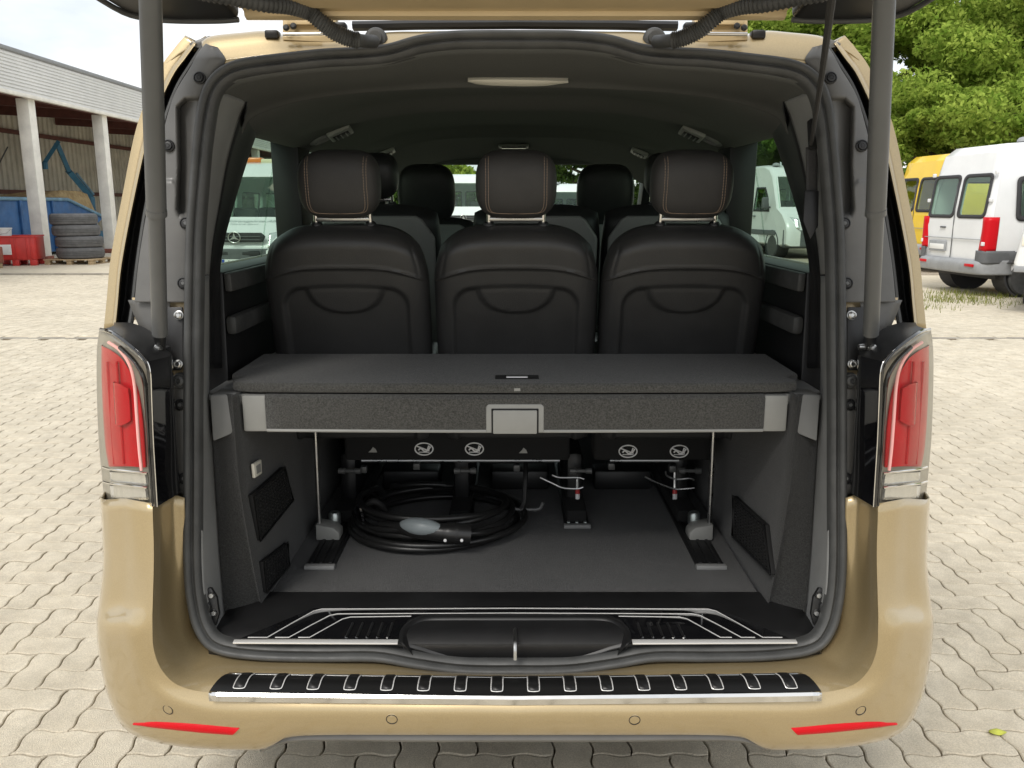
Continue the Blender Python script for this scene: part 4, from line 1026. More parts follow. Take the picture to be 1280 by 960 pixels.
for a, b_ in ((521,582),(646,584),(764,582),(840,585),(455,586)):
    c = onY(a, b_, .77)
    MB().box(c, (.022, .03, .022), bev=.004).build('seat_catch', 'strut', van)
for x in (-.36, .02, .38):
    MB().box((x, 1.05, .60), (.20, .10, .07), bev=.01).build('seat_foot_block', 'black_plastic', van)

# ---- belt and tailgate strut on the right pillar
sb = [onA(a, b_, .04) for a, b_ in [(1008,152),(1014,148),(1021,150),(1023,182),(1021,186),(1010,187)]]
MB().prism(sb, V((0, -.01, 0)), .003).build('belt_slot', 'dark_void', van)
wb = [[onA(x, y, .035) for y in (184, 210, 240, 262, 285)] for x in (1008, 1015, 1022)]
MB().patch(wb, 4, 2).build('belt_webbing', 'belt_web', van, thick=0.004)
wl = [onA(a, b_, .03) for a, b_ in [(1005,238),(1023,238),(1022,282),(1012,300),(1003,276)]]
MB().prism(wl, V((0, -.006, 0)), .003).build('belt_guide', 'black_plastic', van)
MB().tube([onA(1014, 180, .02), onY(1028, 90, -.08), onY(1045, -40, -.33)], lambda u: .0045 + .003 * u, 8).build('pull_strap', 'belt_web', van)

# ================================================================== luggage shelf (own thing, stands on the rails)
shelf = thing('luggage_shelf', 'grey carpeted luggage shelf standing on two posts inside the van', 'shelf', (0, .35, .575))
shelf_inv = Matrix.Translation((0, -.35, -.575))
def sb_(mb, name, m, par=None, **k): return mb.transform(shelf_inv).build(name, m, par or shelf, **k)
ZB = 1.133
frontE = [(-.672,.165),(-.664,.132),(-.62,.120),(-.50,.116),(-.25,.112),(0,.110),(.25,.112),(.50,.116),(.62,.120),(.664,.132),(.672,.165)]
outl = [(x, y) for x, y in frontE] + [(.655,.20),(.700,.235),(.705,.52),(-.705,.52),(-.700,.235),(-.655,.20)]
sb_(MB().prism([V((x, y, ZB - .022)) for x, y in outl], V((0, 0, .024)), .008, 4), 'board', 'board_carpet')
rec = MB().box((.005, .185, ZB + .0015), (.105, .045, .004), bev=.0015)
hd = sb_(rec, 'pull_recess', 'dark_void')
sb_(MB().box((.005, .178, ZB + .004), (.052, .016, .006), bev=.002), 'pull_tab', 'steel', hd)
sb_(MB().box((.005, .112, ZB - .012), (.016, .004, .008), bev=.001), 'fabric_tag', 'silver_plastic')
cb = [[V((x, .120 - .010 * (1 - (x / .62) ** 2) + dy, z)) for x in np.linspace(-.585, .585, 25)] for dy, z in ((.05, 1.100), (.004, 1.104), (-.002, 1.098), (-.002, 1.030), (.004, 1.022), (.06, 1.024))]
sb_(MB().grid(cb), 'cross_panel', 'board_carpet', thick=0.004)
ed = [V((x, .118 - .010 * (1 - (x / .62) ** 2), 1.0215)) for x in np.linspace(-.585, .585, 25)]
sb_(MB().tube(ed, .0042, 8), 'lower_edge', 'silver_plastic')
for sgn in (-1, 1):
    sb_(MB().box((sgn * .612, .132, 1.062), (.056, .035, .088), bev=.005), 'end_cap', 'silver_plastic')
    sb_(MB().box((sgn * .645, .150, 1.092), (.050, .03, .026), bev=.004), 'end_hook', 'silver_plastic')
    x = sgn * .578
    sb_(MB().tube([V((x, .55, .62)), V((x, .56, 1.115))], .0062, 10), 'leg', 'steel')
    sb_(MB().prism([V((x + sgn * .008, .53, .572)), V((x - sgn * .062, .53, .572)), V((x - sgn * .062, .53, .595)), V((x - sgn * .045, .53, .612)), V((x + sgn * .008, .53, .622))], V((0, .06, 0)), .005), 'foot', 'silver_plastic')
    sb_(MB().lathe((x - sgn * .035, .60, .60), (0, 0, 1), [(.018, 0), (.018, .03), (.014, .036), (0, .036)], 14), 'foot_knob', 'aluminium')
    sb_(MB().tube([V((x, .55, 1.105)), V((x, .14, 1.060))], .008, 8), 'side_arm', 'black_plastic')
hs = [V((-.068, .102, 1.018)), V((-.068, .102, 1.082)), V((-.062, .102, 1.088)), V((.062, .102, 1.088)), V((.068, .102, 1.082)), V((.068, .102, 1.018))]
hnd = sb_(MB().prism(hs, V((0, .03, 0)), .004, 3), 'handle', 'silver_plastic')
sb_(MB().box((0, .1015, 1.0465), (.110, .004, .062), bev=.0012), 'handle_gap', 'dark_void', hnd)
sb_(MB().box((0, .0995, 1.046), (.103, .008, .057), bev=.003), 'handle_flap', 'silver_plastic', hnd)

# ================================================================== charging cable
cab = thing('charging_cable', 'coiled black charging cable with grey-handled plug on the load floor', 'cable', (-.24, .66, .57))
cinv = Matrix.Translation((.24, -.66, -.57))
rng = random.Random(3); pts = []
loops = 5; N = 46
for k in range(loops * N):
    t = k / N; a = 2 * math.pi * t + 2.6
    lp_ = int(t)
    r = .235 + .018 * math.sin(1.7 * lp_ + a * .5) - .004 * lp_ + .010 * math.sin(2 * a + lp_ * 1.3)
    ox = .012 * math.sin(lp_ * 2.1 + .4); oy = .012 * math.cos(lp_ * 1.7)
    z = .582 + .0155 * min(lp_, 4) * (.6 + .4 * math.sin(a * 1.0 + lp_)) + .006 * t + .016 * max(0, math.sin(a - 1.4 + lp_ * .9)) * (lp_ > 0)
    pts.append(V((-.243 + ox + (r + .012) * math.cos(a), .655 + oy + r * .93 * math.sin(a), z)))
MB().tube(pts, .0098, 10).transform(cinv).build('cord', 'cable', cab)
pts2 = cr([V((-.46, .60, .60)), V((-.40, .50, .622)), V((-.30, .445, .640)), V((-.20, .430, .640)), V((-.10, .452, .628)), V((-.03, .54, .612))], 8)
MB().tube(pts2, .0098, 10).transform(cinv).build('cord', 'cable', cab)
# plug along the front of the coil
pa = [V((-.39, .515, .628)), V((-.33, .468, .640)), V((-.27, .440, .643)), V((-.205, .428, .640)), V((-.165, .426, .637)), V((-.125, .430, .633))]
pp = cr(pa, 6)
pl_ = MB().tube(pp, lambda u: .013 + .013 * sstep(0, .45, u) + .004 * sstep(.6, .7, u), 16).transform(cinv).build('plug', 'cable', cab)
gr = cr([p + V((.004, -.008, .012)) for p in pa[1:4]], 6)
MB().tube(gr, lambda u: .006 + .0195 * math.sin(math.pi * min(1, u * 1.0)) ** .6, 14).transform(cinv).build('plug_grip', 'plug_grey', pl_)
MB().tube([pa[4] + V((-.003, 0, 0)), pa[4] + V((.006, .001, 0))], .0315, 18).transform(cinv).build('plug_ring', 'black_plastic', pl_)
for dx in (-.028, .018):
    MB().lathe(pa[4] + V((dx, -.030, -.008)), (0, -1, .1), [(.0045, 0), (.0045, .002), (0, .0025)], 10).transform(cinv).build('plug_mark', 'sticker_white', pl_)
MB().tube(cr([V((-.47, .66, .62)), V((-.43, .64, .655)), V((-.40, .66, .62)), V((-.42, .69, .60)), V((-.455, .69, .60))], 6, closed=True), .010, 8, closed=True).transform(cinv).build('strap', 'belt_web', cab)
MB().tube(cr([V((-.475, .615, .60)), V((-.478, .60, .65)), V((-.462, .585, .66)), V((-.450, .58, .61))], 5), .007, 8).transform(cinv).build('strap_loop', 'black_gloss', cab)
# ================================================================== ground
gr_ = MB().grid([[V((x, y, -.014)) for x in (-120, -9.2, 9.2, 120)] for y in (-60, -3.4, 8.2, 160)])
ground = gr_.build('ground', 'joint_sand', None, smooth=False); ground['kind'] = 'structure'
UN = 0.1115
def paver_outline(kind, shrink, ns=5):
    # cell of 2x1 (H) or 1x2 (V); every unit edge is one S wave
    a = .052; w_, h_ = (2, 1) if kind == 'H' else (1, 2); pts = []
    for k in range(w_ * ns): t = k / ns; pts.append((t, a * math.sin(2 * math.pi * t)))
    for k in range(h_ * ns): t = k / ns; pts.append((w_ + a * math.sin(2 * math.pi * t), t))
    for k in range(w_ * ns): t = w_ - k / ns; pts.append((t, h_ + a * math.sin(2 * math.pi * t)))
    for k in range(h_ * ns): t = h_ - k / ns; pts.append((a * math.sin(2 * math.pi * t), t))
    pts = [(x * UN, y * UN) for x, y in pts]; n = len(pts); out = []
    for i in range(n):
        x0, y0 = pts[i-1]; x1, y1 = pts[(i+1) % n]; dx, dy = x1-x0, y1-y0; l = math.hypot(dx, dy)
        out.append((pts[i][0] - dy / l * shrink, pts[i][1] + dx / l * shrink))
    return out
def paver_geo(kind, ns):
    o0 = paver_outline(kind, .0027, ns); o1 = paver_outline(kind, .0058, ns); n = len(o0)
    v = [(x, y, -.016) for x, y in o0] + [(x, y, -.0028) for x, y in o0] + [(x, y, 0.0) for x, y in o1]
    f = []
    for i in range(n):
        j = (i + 1) % n
        f.append((i, j, n + j, n + i)); f.append((n + i, n + j, 2*n + j, 2*n + i))
    f.append(tuple(range(2*n, 3*n)))
    return v, f
cells = []
X0, X1, Y0, Y1 = -9.0, 9.0, -3.2, 8.05
for i in range(int(X0 / UN), int(X1 / UN)):
    for j in range(int(Y0 / UN), int(Y1 / UN)):
        k = (i - j) % 4
        if k == 0: cells.append(('H', i * UN, j * UN))
        elif k == 2: cells.append(('V', i * UN, (j - 1) * UN))
for i in range(int(-11.4 / UN), int(11.4 / UN)):
    for j in range(int(8.30 / UN), int(17.3 / UN)):
        if abs(i * UN) < .36 * (j * UN + 1.8) or abs(i * UN) > .68 * (j * UN + 1.8) or (i > 0 and j * UN > 12.5): continue
        k = (i - j) % 4
        if k == 0: cells.append(('H', i * UN, j * UN))
        elif k == 2: cells.append(('V', i * UN, (j - 1) * UN))
def project(p):
    d = V(p) - CAMP; c, s_ = math.cos(TH), math.sin(TH)
    zc = d.y * c - d.z * s_; yc = d.y * s_ + d.z * c
    return (640 + FPX * d.x / zc, 480 - FPX * yc / zc, zc) if zc > .1 else None
vis = []
for idx, (k, x, y) in enumerate(cells):
    p = project((x + UN * .8, y + UN * .6, 0))
    if p and -20 < p[0] < 1300 and 380 < p[1] < 985:
        hidden = 150 < p[0] < 1130 and p[1] < 905
        if not hidden: vis.append((p[2], idx))
vis.sort(); solo = set(i for _, i in vis[:300])
ms = {}
for k in 'HV':
    v, f = paver_geo(k, 6); b = MB(); b.v = v; b.f = f; ms[k] = b.mesh('paver', 'paver', True, 25)
rg = random.Random(11); bulk = {5: [[], []], 3: [[], []]}
geo = {(k, n): paver_geo(k, n) for k in 'HV' for n in (2, 3, 5)}
AV, AF, off = [], [], 0
for idx, (k, x, y) in enumerate(cells):
    dz = rg.uniform(-.0016, .0016); tx, ty = rg.uniform(-.004, .004), rg.uniform(-.004, .004)
    if idx in solo:
        o = bpy.data.objects.new('paver', ms[k]); COL.objects.link(o); o.parent = ground
        o.location = (x, y, dz); o.rotation_euler = (tx, ty, 0)
    else:
        n = 5 if y < 3.2 else 3 if y < 8.1 else 2
        v, f = geo[(k, n)]
        a = np.array(v); a[:, 2] += dz + a[:, 0] * ty + a[:, 1] * tx; a[:, 0] += x; a[:, 1] += y
        AV.append(a); AF += [tuple(i + off for i in q) for q in f]; off += len(v)
me = bpy.data.meshes.new('paving'); me.from_pydata(np.concatenate(AV).tolist(), [], AF); me.update(); me.materials.append(M['paver'])
o = bpy.data.objects.new('paving', me); COL.objects.link(o); o.parent = ground; o['kind'] = 'stuff'
# drain line and the paving beyond it
def sheet(name, x0, x1, y0, y1, z, m, nx=2, ny=2, t=.02):
    o = MB().prism([V((x0, y0, z)), V((x1, y0, z)), V((x1, y1, z)), V((x0, y1, z))], V((0, 0, -t))).build(name, m, None, smooth=False); o['kind'] = 'structure'; return o
sheet('drain_channel', -40, 40, 8.08, 8.19, -.006, 'concrete_edge')
sheet('far_paving', -60, 60, 8.21, 17.4, -.0075, 'far_paving')
sheet('kerb', -60, 7.2, 17.42, 17.58, .03, 'concrete_edge', t=.06)
sheet('yard', -60, 7.2, 17.6, 70, .0, 'far_paving')
sheet('gravel_lot', 7.25, 60, 17.45, 70, .004, 'gravel')
sheet('side_paving', -60, -9.05, -10, 8.05, -.003, 'far_paving')
sheet('side_paving', 9.05, 60, -10, 8.05, -.003, 'far_paving')
sheet('rear_paving', -9.0, 9.0, -20, -3.3, -.003, 'far_paving')
# grass tufts in the gravel
blades = MB()
for cx, cy in [(onZ(a, b_, 0).x, onZ(a, b_, 0).y) for a, b_ in ((1175,372),(1188,378),(1205,376),(1222,374),(1240,380),(1160,385),(1255,372),(1180,366),(1215,368),(1165,376))]:
    for k in range(110):
        x, y = cx + rg.gauss(0, .28), cy + rg.gauss(0, .22); h = rg.uniform(.03, .12); a = rg.uniform(0, 6.28); w_ = .006
        dx, dy = math.cos(a), math.sin(a)
        blades.add([(x - dy * w_, y + dx * w_, -.01), (x + dy * w_, y - dx * w_, -.01), (x + dx * h * .5, y + dy * h * .5, h)], [(0, 1, 2)])
tag(blades.build('grass', 'grass_blade'), 'dry grass tufts growing in the gravel beside the white van', 'grass', kind='stuff')
# one fallen leaf
c = onZ(1247, 916, .006)
lf = MB().patch([[c + V((-.022, -.012, .006)), c + V((0, -.012, .0)), c + V((.018, -.008, .004))], [c + V((-.026, 0, .003)), c + V((0, 0, .004)), c + V((.028, .002, .002))], [c + V((-.018, .014, .0)), c + V((.002, .013, .006)), c + V((.018, .010, .003))]], 3, 3)
tag(lf.build('fallen_leaf', 'yellow_leaf', thick=.0008), 'small yellow-green leaf lying on the wavy pavers', 'leaf')

# ================================================================== storage hall on the left
HX = -13.35
hall = thing('storage_hall', 'open-fronted storage hall with white columns and ribbed white fascia', 'building', (HX, 30, 0))
hinv = Matrix.Translation((-HX, -30, 0))
def hb_(mb, name, m, par=None, **k): return mb.transform(hinv).build(name, m, par or hall, **k)
YA, YB = 9.0, 62.0; ZF0, ZF1 = 4.38, 5.52
prof = []
nr = 11
for k in range(nr):
    z = ZF0 + .10 + (ZF1 - ZF0 - .16) * k / nr; p_ = (ZF1 - ZF0 - .16) / nr
    prof += [(HX + .30, z), (HX + .30, z + p_ * .62), (HX + .265, z + p_ * .70), (HX + .265, z + p_ * .92)]
g = [[V((x, y, z)) for x, z in prof] for y in (YA, YB)]
fas = hb_(MB().grid(g), 'fascia', 'cladding', smooth=False)
hb_(MB().box((HX + .27, (YA + YB) / 2, ZF1), (.16, YB - YA, .10), bev=.01), 'fascia_cap', 'bumper_light', fas)
hb_(MB().box((HX + .25, (YA + YB) / 2, ZF0 + .05), (.14, YB - YA, .10), bev=.01), 'fascia_foot', 'column_white', fas)
BX = HX - 5.9
wp = []
y = YA
while y < YB:
    wp += [(BX, y), (BX, y + .17), (BX + .07, y + .20), (BX + .07, y + .33)]; y += .36
wp.append((BX, YB))
hb_(MB().grid([[V((x, y_, z)) for x, y_ in wp] for z in (0, 5.2)]), 'back_wall', 'wall_sheet', smooth=False)
hb_(MB().prism([V((BX - .02, YB, 0)), V((HX + .2, YB, 0)), V((HX + .2, YB, 5.3)), V((BX - .02, YB, 5.3))], V((0, .12, 0))), 'end_wall', 'wall_sheet_light')
hb_(MB().prism([V((BX - .2, YA, 5.25)), V((HX + .2, YA, 5.0)), V((HX + .2, YA, 5.12)), V((BX - .2, YA, 5.37))], V((0, YB - YA, 0))), 'roof_deck', 'roof_inner')
cy = [22.33 + 4.22 * k for k in range(-3, 9)]
for y in cy:
    col_ = hb_(MB().box((HX, y, 2.25), (.34, .34, 4.3), bev=.012), 'column', 'column_white')
    hb_(MB().box((HX, y, .07), (.42, .42, .14), bev=.01), 'column_foot', 'brick_red', col_)
    hb_(MB().prism([V((HX - .17, y - .09, 4.55)), V((BX + .1, y - .09, 4.85)), V((BX + .1, y - .09, 5.15)), V((HX - .17, y - .09, 4.95))], V((0, .18, 0))), 'roof_beam', 'red_steel')
    if cy.index(y) % 2 == 0: hb_(MB().box((BX + .22, y + 3.4, 2.5), (.16, .16, 5.0)), 'wall_post', 'red_steel')
for z in (2.05, 4.3): hb_(MB().box((BX + .13, (YA + YB) / 2, z), (.10, YB - YA, .16)), 'wall_girt', 'red_steel')
hb_(MB().box((HX - .08, (YA + YB) / 2, ZF0 + .16), (.14, YB - YA, .26)), 'edge_beam', 'red_steel')
for k in range(6): hb_(MB().box((HX - 1.2 - 1.1 * k, (YA + YB) / 2, 4.99 + .05 * k), (.08, YB - YA, .14)), 'purlin', 'red_steel')
for a, c in (((25.0, .3), (28.6, 3.4)), ((28.6, .3), (25.0, 3.4))):
    hb_(MB().tube([V((BX + .25, a[0] + 2.4, a[1])), V((BX + .25, c[0] + 2.4, c[1] + .3))], .025, 6), 'wind_brace', 'bumper_grey')

# ---- blue skip with wood chips
SX0, SX1 = -14.7, -16.7
skip = thing('skip', 'blue steel skip with sloping end heaped with wood chips, in the hall', 'skip', (-15.7, 25, 0))
kinv = Matrix.Translation((15.7, -25, 0))
def kb(mb, name, m, par=None, **k): return mb.transform(kinv).build(name, m, par or skip, **k)
ya, yb, yc = 18.5, 26.6, 29.0
def sh(x, y): return y + .9 * (SX0 - x) * (y > 26)
side = [(ya, .18), (ya + .8, .10), (yb - .2, .10), (yc, 1.12), (yb, 1.72), (ya, 1.72)]
for x in (SX0, SX1 + .06):
    kb(MB().prism([V((x, sh(x, y), z)) for y, z in side], V((-.06, 0, 0)), .006), 'side_plate', 'skip_blue')
ea = [V((x, sh(x, y), z)) for x, y, z in ((SX0 - .05, yb - .2, .10), (SX0 - .05, yc, 1.12), (SX1 + .05, yc, 1.12), (SX1 + .05, yb - .2, .10))]
kb(MB().prism(ea, V((0, -.06, .03))), 'end_plate', 'skip_blue')
kb(MB().box(((SX0 + SX1) / 2, (ya + yb) / 2, .12), (1.9, yb - ya, .06)), 'floor_plate', 'skip_blue')
kb(MB().box(((SX0 + SX1) / 2, ya, .9), (1.9, .06, 1.6)), 'end_plate', 'skip_blue')
rim = [V((SX0 + .02, ya, 1.74)), V((SX0 + .02, yb, 1.74)), V((SX0 + .02, yc, 1.14)), V((SX1 - .02, sh(SX1, yc), 1.14)), V((SX1 - .02, sh(SX1, yb), 1.74)), V((SX1 - .02, ya, 1.74))]
kb(MB().tube(rim, .055, 8, closed=True), 'rim', 'skip_rim')
for y in (20.2, 22.0, 23.8, 25.6): kb(MB().box((SX0 + .035, y, .92), (.07, .12, 1.55), bev=.01), 'rib', 'skip_blue')
hp = []
for i in range(25):
    y = ya + .2 + (yc - .15 - ya - .2) * i / 24; r = []
    for j in range(13):
        t = j / 12; x = SX0 - .08 + (SX1 - SX0 + .16) * t
        yy = sh(x, y) if y > 26 else y
        z = 1.56 - .50 * sstep(yb, yc, y) * sstep(.16, .0, t) + .46 * sstep(.0, .18, t) * sstep(25.2, 26.4, y) - .70 * sstep(yc - .7, yc - .1, y) * sstep(.0, .2, t) + rg.uniform(-.035, .035)
        r.append(V((x, yy, z))); continue
        r.append(V((x, y, z)))
    hp.append(r)
chips = kb(MB().grid(hp, flip=True), 'wood_chips', 'chips')
# ---- blue loading crane behind the skip
cr_ = thing('loading_crane', 'blue folding loading crane arm rising behind the skip', 'crane', (-17.6, 29.6, 0))
cinv2 = Matrix.Translation((17.6, -29.6, 0))
base = onX(113, 246, -17.6); knee = onX(86, 214, -17.6); top_ = onX(71, 179, -17.6); tip = onX(56, 203, -17.6)
MB().box((-17.6, base.y, .25), (1.1, 1.1, .5), bev=.04).transform(cinv2).build('base', 'crane_blue', cr_)
MB().tube([V((-17.6, base.y, .4)), base], .16, 12).transform(cinv2).build('slewing_column', 'crane_blue', cr_)
bo = MB().tube([base, knee], .15, 4).transform(cinv2).build('main_boom', 'crane_blue', cr_)
MB().tube([knee, top_], .11, 4).transform(cinv2).build('outer_boom', 'crane_blue', cr_)
MB().tube([top_ + V((0, .1, .05)), tip], .10, 4).transform(cinv2).build('tip_boom', 'crane_blue', cr_)
MB().tube([base + V((.14, 0, .1)), base.lerp(knee, .8) + V((.14, 0, .12))], .05, 8).transform(cinv2).build('hydraulic_ram', 'skip_rim', cr_)
MB().tube([tip, tip + V((0, 0, -.25))], .10, 8).transform(cinv2).build('hook_block', 'crane_blue', cr_)

# ---- tyres on a pallet, red crate, bucket
tp = onZ(101, 329, 0)
pal = thing('pallet', 'wooden pallet under the stack of worn tyres', 'pallet', (tp.x, tp.y, 0))
for k in range(5): MB().box((0, -.55 + .275 * k, .128), (1.35, .16, .025), bev=.004).build('deck_board', 'pallet_wood', pal)
for k in (-1, 0, 1):
    MB().box((k * .58, 0, .104), (.14, 1.25, .022), bev=.003).build('stringer_board', 'pallet_wood', pal)
    MB().box((k * .58, 0, .011), (.14, 1.25, .022), bev=.003).build('bottom_board', 'pallet_wood', pal)
    for j in (-1, 0, 1): MB().box((k * .58, j * .54, .058), (.14, .14, .072), bev=.004).build('block', 'pallet_wood', pal)
tyre_me = None
nm = ['bottom tyre of the stack of worn tyres on the pallet', 'second tyre from the pallet in the worn stack', 'third tyre from the pallet in the worn stack', 'topmost tyre of the worn stack on the pallet']
for k, dx in enumerate((.03, .02, -.05, -.10)):
    root = thing('tyre', nm[k], 'tyre', (tp.x + dx, tp.y + .02 * k, .141 + .297 * k), rz=k * 1.1, group='tyres stacked by the hall')
    if tyre_me is None:
        p_ = [(.30, .01), (.36, .0), (.52, .0), (.575, .03), (.592, .08), (.594, .14), (.594, .16), (.592, .22), (.575, .27), (.52, .298), (.36, .298), (.30, .288), (.33, .2), (.33, .1), (.30, .01)]
        tyre_me = MB().lathe((0, 0, 0), (0, 0, 1), p_, 44).mesh('carcass', 'tyre')
        gmb = MB()
        for zz in (.105, .148, .192): gmb.tube([V((.5945 * math.cos(a), .5945 * math.sin(a), zz)) for a in np.linspace(0, 2 * math.pi, 44, endpoint=False)], .006, 5, closed=True)
        groove_me = gmb.mesh('tread', 'rubber')
    for nme, mm in (('carcass', tyre_me), ('tread', groove_me)):
        o = bpy.data.objects.new(nme, mm); COL.objects.link(o); o.parent = root
rc = onZ(26, 331, 0)
crate = thing('crate', 'red plastic bulk crate with feet beside the white hall column', 'crate', (rc.x, rc.y, 0), rz=R(14))
for sx, sy, dx, dy in ((0, -1, 1.0, .04), (0, 1, 1.0, .04), (-1, 0, .04, .8), (1, 0, .04, .8)):
    MB().box((sx * .5, sy * .4, .46), (dx, dy, .58), bev=.008).build('side_wall', 'crate_red', crate)
MB().box((0, 0, .165), (1.0, .8, .04), bev=.006).build('floor_plate', 'crate_red', crate)
for sx in (-1, 0, 1):
    for sy in (-1, 1): MB().box((sx * .42, sy * .33, .075), (.16, .14, .15), bev=.008).build('foot', 'crate_red', crate)
    for q in (-1, 1): MB().box((sx * .36 + q * .05, -.428, .46), (.025, .02, .54), bev=.003).build('rib', 'crate_red', crate)
for sy in (-1, 1): MB().box((0, sy * .415, .755), (1.06, .06, .035), bev=.006).build('rim', 'crate_red', crate)
MB().box((-.22, -.437, .42), (.34, .006, .26), bev=.002).build('label_panel', 'bucket_white', crate)
MB().box((0, 0, .42), (.92, .72, .46), bev=.02).build('contents', 'cabin_dark', crate)
bk = onZ(10, 331, 0)
bu = thing('bucket', 'white plastic tub standing on the red crate', 'bucket', (rc.x - .30, rc.y - .1, .64))
MB().lathe((0, 0, 0), (0, 0, 1), [(.0, .005), (.17, .0), (.20, .30), (.215, .30), (.215, .33), (.19, .33), (.175, .03), (0, .03)], 28).build('tub', 'bucket_white', bu)
MB().tube([V((-.2, 0, .29)), V((-.16, -.13, .20)), V((0, -.205, .16)), V((.16, -.13, .20)), V((.2, 0, .29))], .006, 6).build('bail', 'steel', bu)
wl = onZ(2, 335, 0)
wp_ = thing('timber_block', 'weathered timber block on feet beside the red crate', 'timber', (wl.x - .25, wl.y - .2, 0))
MB().box((0, 0, .33), (.62, .5, .40), bev=.02).build('block', 'brick_red', wp_)
for sx in (-1, 1): MB().box((sx * .2, 0, .065), (.12, .5, .13), bev=.01).build('skid', 'pallet_wood', wp_)
# ================================================================== parked vans (local +Y is the nose)
def van_solid(ins):
    pr = [(-2.95 + ins, .42 + ins), (-2.97 + ins, 1.25), (-2.90 + ins, 1.95), (-2.80 + ins, 2.55 - ins), (-2.62 + ins, 2.70 - ins), (-1.5, 2.78 - ins), (.8, 2.76 - ins), (1.25 - ins, 2.66 - ins), (1.52 - ins, 2.45 - ins),
          (2.22 - ins, 1.46 - ins * .3), (2.62 - ins, 1.27 - ins), (2.86 - ins, 1.02 - ins), (2.95 - ins, .80), (2.95 - ins, .38 + ins), (2.5, .34 + ins)]
    lev = [.0, .35, .5, .72, .80]      # subdivide across the width for a rounded plan
    def hw(z): return (1.0 - ins) * (1 - .022 * sstep(1.3, .4, z)) - .145 * sstep(1.25, 2.75, z) ** 1.15
    xs = [-1, -.985, -.94, -.86, -.5, 0, .5, .86, .94, .985, 1]
    def plan(u):                       # pull corners in
        return 0.0 if abs(u) < .9 else (abs(u) - .86) / .14
    bm = bmesh.new(); rings = []
    for u in xs:
        r = []
        k = max(0, (abs(u) - .86) / .14)
        for y, z in pr:
            cy_, cz_ = -.1, 1.45
            e = .07 * k ** 2
            dy = -math.copysign(e, y - cy_) * (1 if abs(y) > 1.2 else 0)
            dz = -math.copysign(e * .9, z - cz_) * (1 if (z > 2.3 or z < .6) else 0)
            r.append(bm.verts.new((u * hw(z), y + dy, z + dz)))
        rings.append(r)
    n = len(pr)
    for a, c in zip(rings, rings[1:]):
        for i in range(n): bm.faces.new((a[i], a[(i+1) % n], c[(i+1) % n], c[i]))
    bm.faces.new(rings[0][::-1]); bm.faces.new(rings[-1])
    bmesh.ops.recalc_face_normals(bm, faces=bm.faces)
    me = bpy.data.meshes.new('solid'); bm.to_mesh(me); bm.free(); return me, hw
def rrect(a0, a1, b0, b1, r, n=4):
    out = []
    for cx_, cy_, s0 in ((a1 - r, b1 - r, 0), (a0 + r, b1 - r, 90), (a0 + r, b0 + r, 180), (a1 - r, b0 + r, 270)):
        for k in range(n + 1): a = R(s0 + 90 * k / n); out.append((cx_ + r * math.cos(a), cy_ + r * math.sin(a)))
    return out
REARW = [(-.84, -.07, 1.42, 2.16), (.07, .84, 1.42, 2.16)]
SIDEW = [(-2.45, -1.15), (-.95, .25), (.52, 1.50)]
def build_shell():
    me, hw = van_solid(0); me2, _ = van_solid(.06)
    o = bpy.data.objects.new('shell', me); COL.objects.link(o)
    cut = []
    i2 = bpy.data.objects.new('inner', me2); COL.objects.link(i2); cut.append(i2)
    for a0, a1, b0, b1 in REARW:
        mb = MB().prism([V((x, -3.2, z)) for x, z in rrect(a0, a1, b0, b1, .09)], V((0, .55, 0))); cut.append(mb.build('cut', None))
    for k, (y0, y1) in enumerate(SIDEW):
        pl = rrect(y0, y1, 1.40, 2.08, .08) if k < 2 else [(.52, 1.38), (1.62, 1.38), (1.42, 1.80), (1.15, 2.08), (.52, 2.08)]
        mb = MB().prism([V((-1.2, y, z)) for y, z in pl], V((2.4, 0, 0))); cut.append(mb.build('cut', None))
    d = V((0, 2.22 - 1.52, 1.46 - 2.45)).normalized(); nrm = V((0, -d.z, d.y))
    p0 = V((0, 1.52, 2.45)) + d * .06; p1 = V((0, 2.22, 1.46)) - d * .05
    q = [p0 + V((-.74, 0, 0)), p0 + V((.74, 0, 0)), p1 + V((.88, 0, 0)), p1 + V((-.88, 0, 0))]
    cut.append(MB().prism([p - nrm * .2 for p in q], nrm * .4).build('cut', None))
    for c in cut:
        md = o.modifiers.new('b', 'BOOLEAN'); md.operation = 'DIFFERENCE'; md.object = c; md.solver = 'EXACT'
    dg = bpy.context.evaluated_depsgraph_get(); res = bpy.data.meshes.new_from_object(o.evaluated_get(dg))
    for c in cut + [o]: bpy.data.objects.remove(c)
    res.name = 'body'; res.polygons.foreach_set('use_smooth', [True] * len(res.polygons)); res.set_sharp_from_angle(angle=R(28))
    return res, hw, q, nrm
BODY, HWF, WSQ, WSN = build_shell()
def ring_xy(outer, inner, fn, par, name, m, thick=.012):
    n = len(outer); A = [fn(*p) for p in outer]; B = [fn(*p) for p in inner]
    return MB().grid([A + [A[0]], B + [B[0]]]).build(name, m, par, thick=thick)
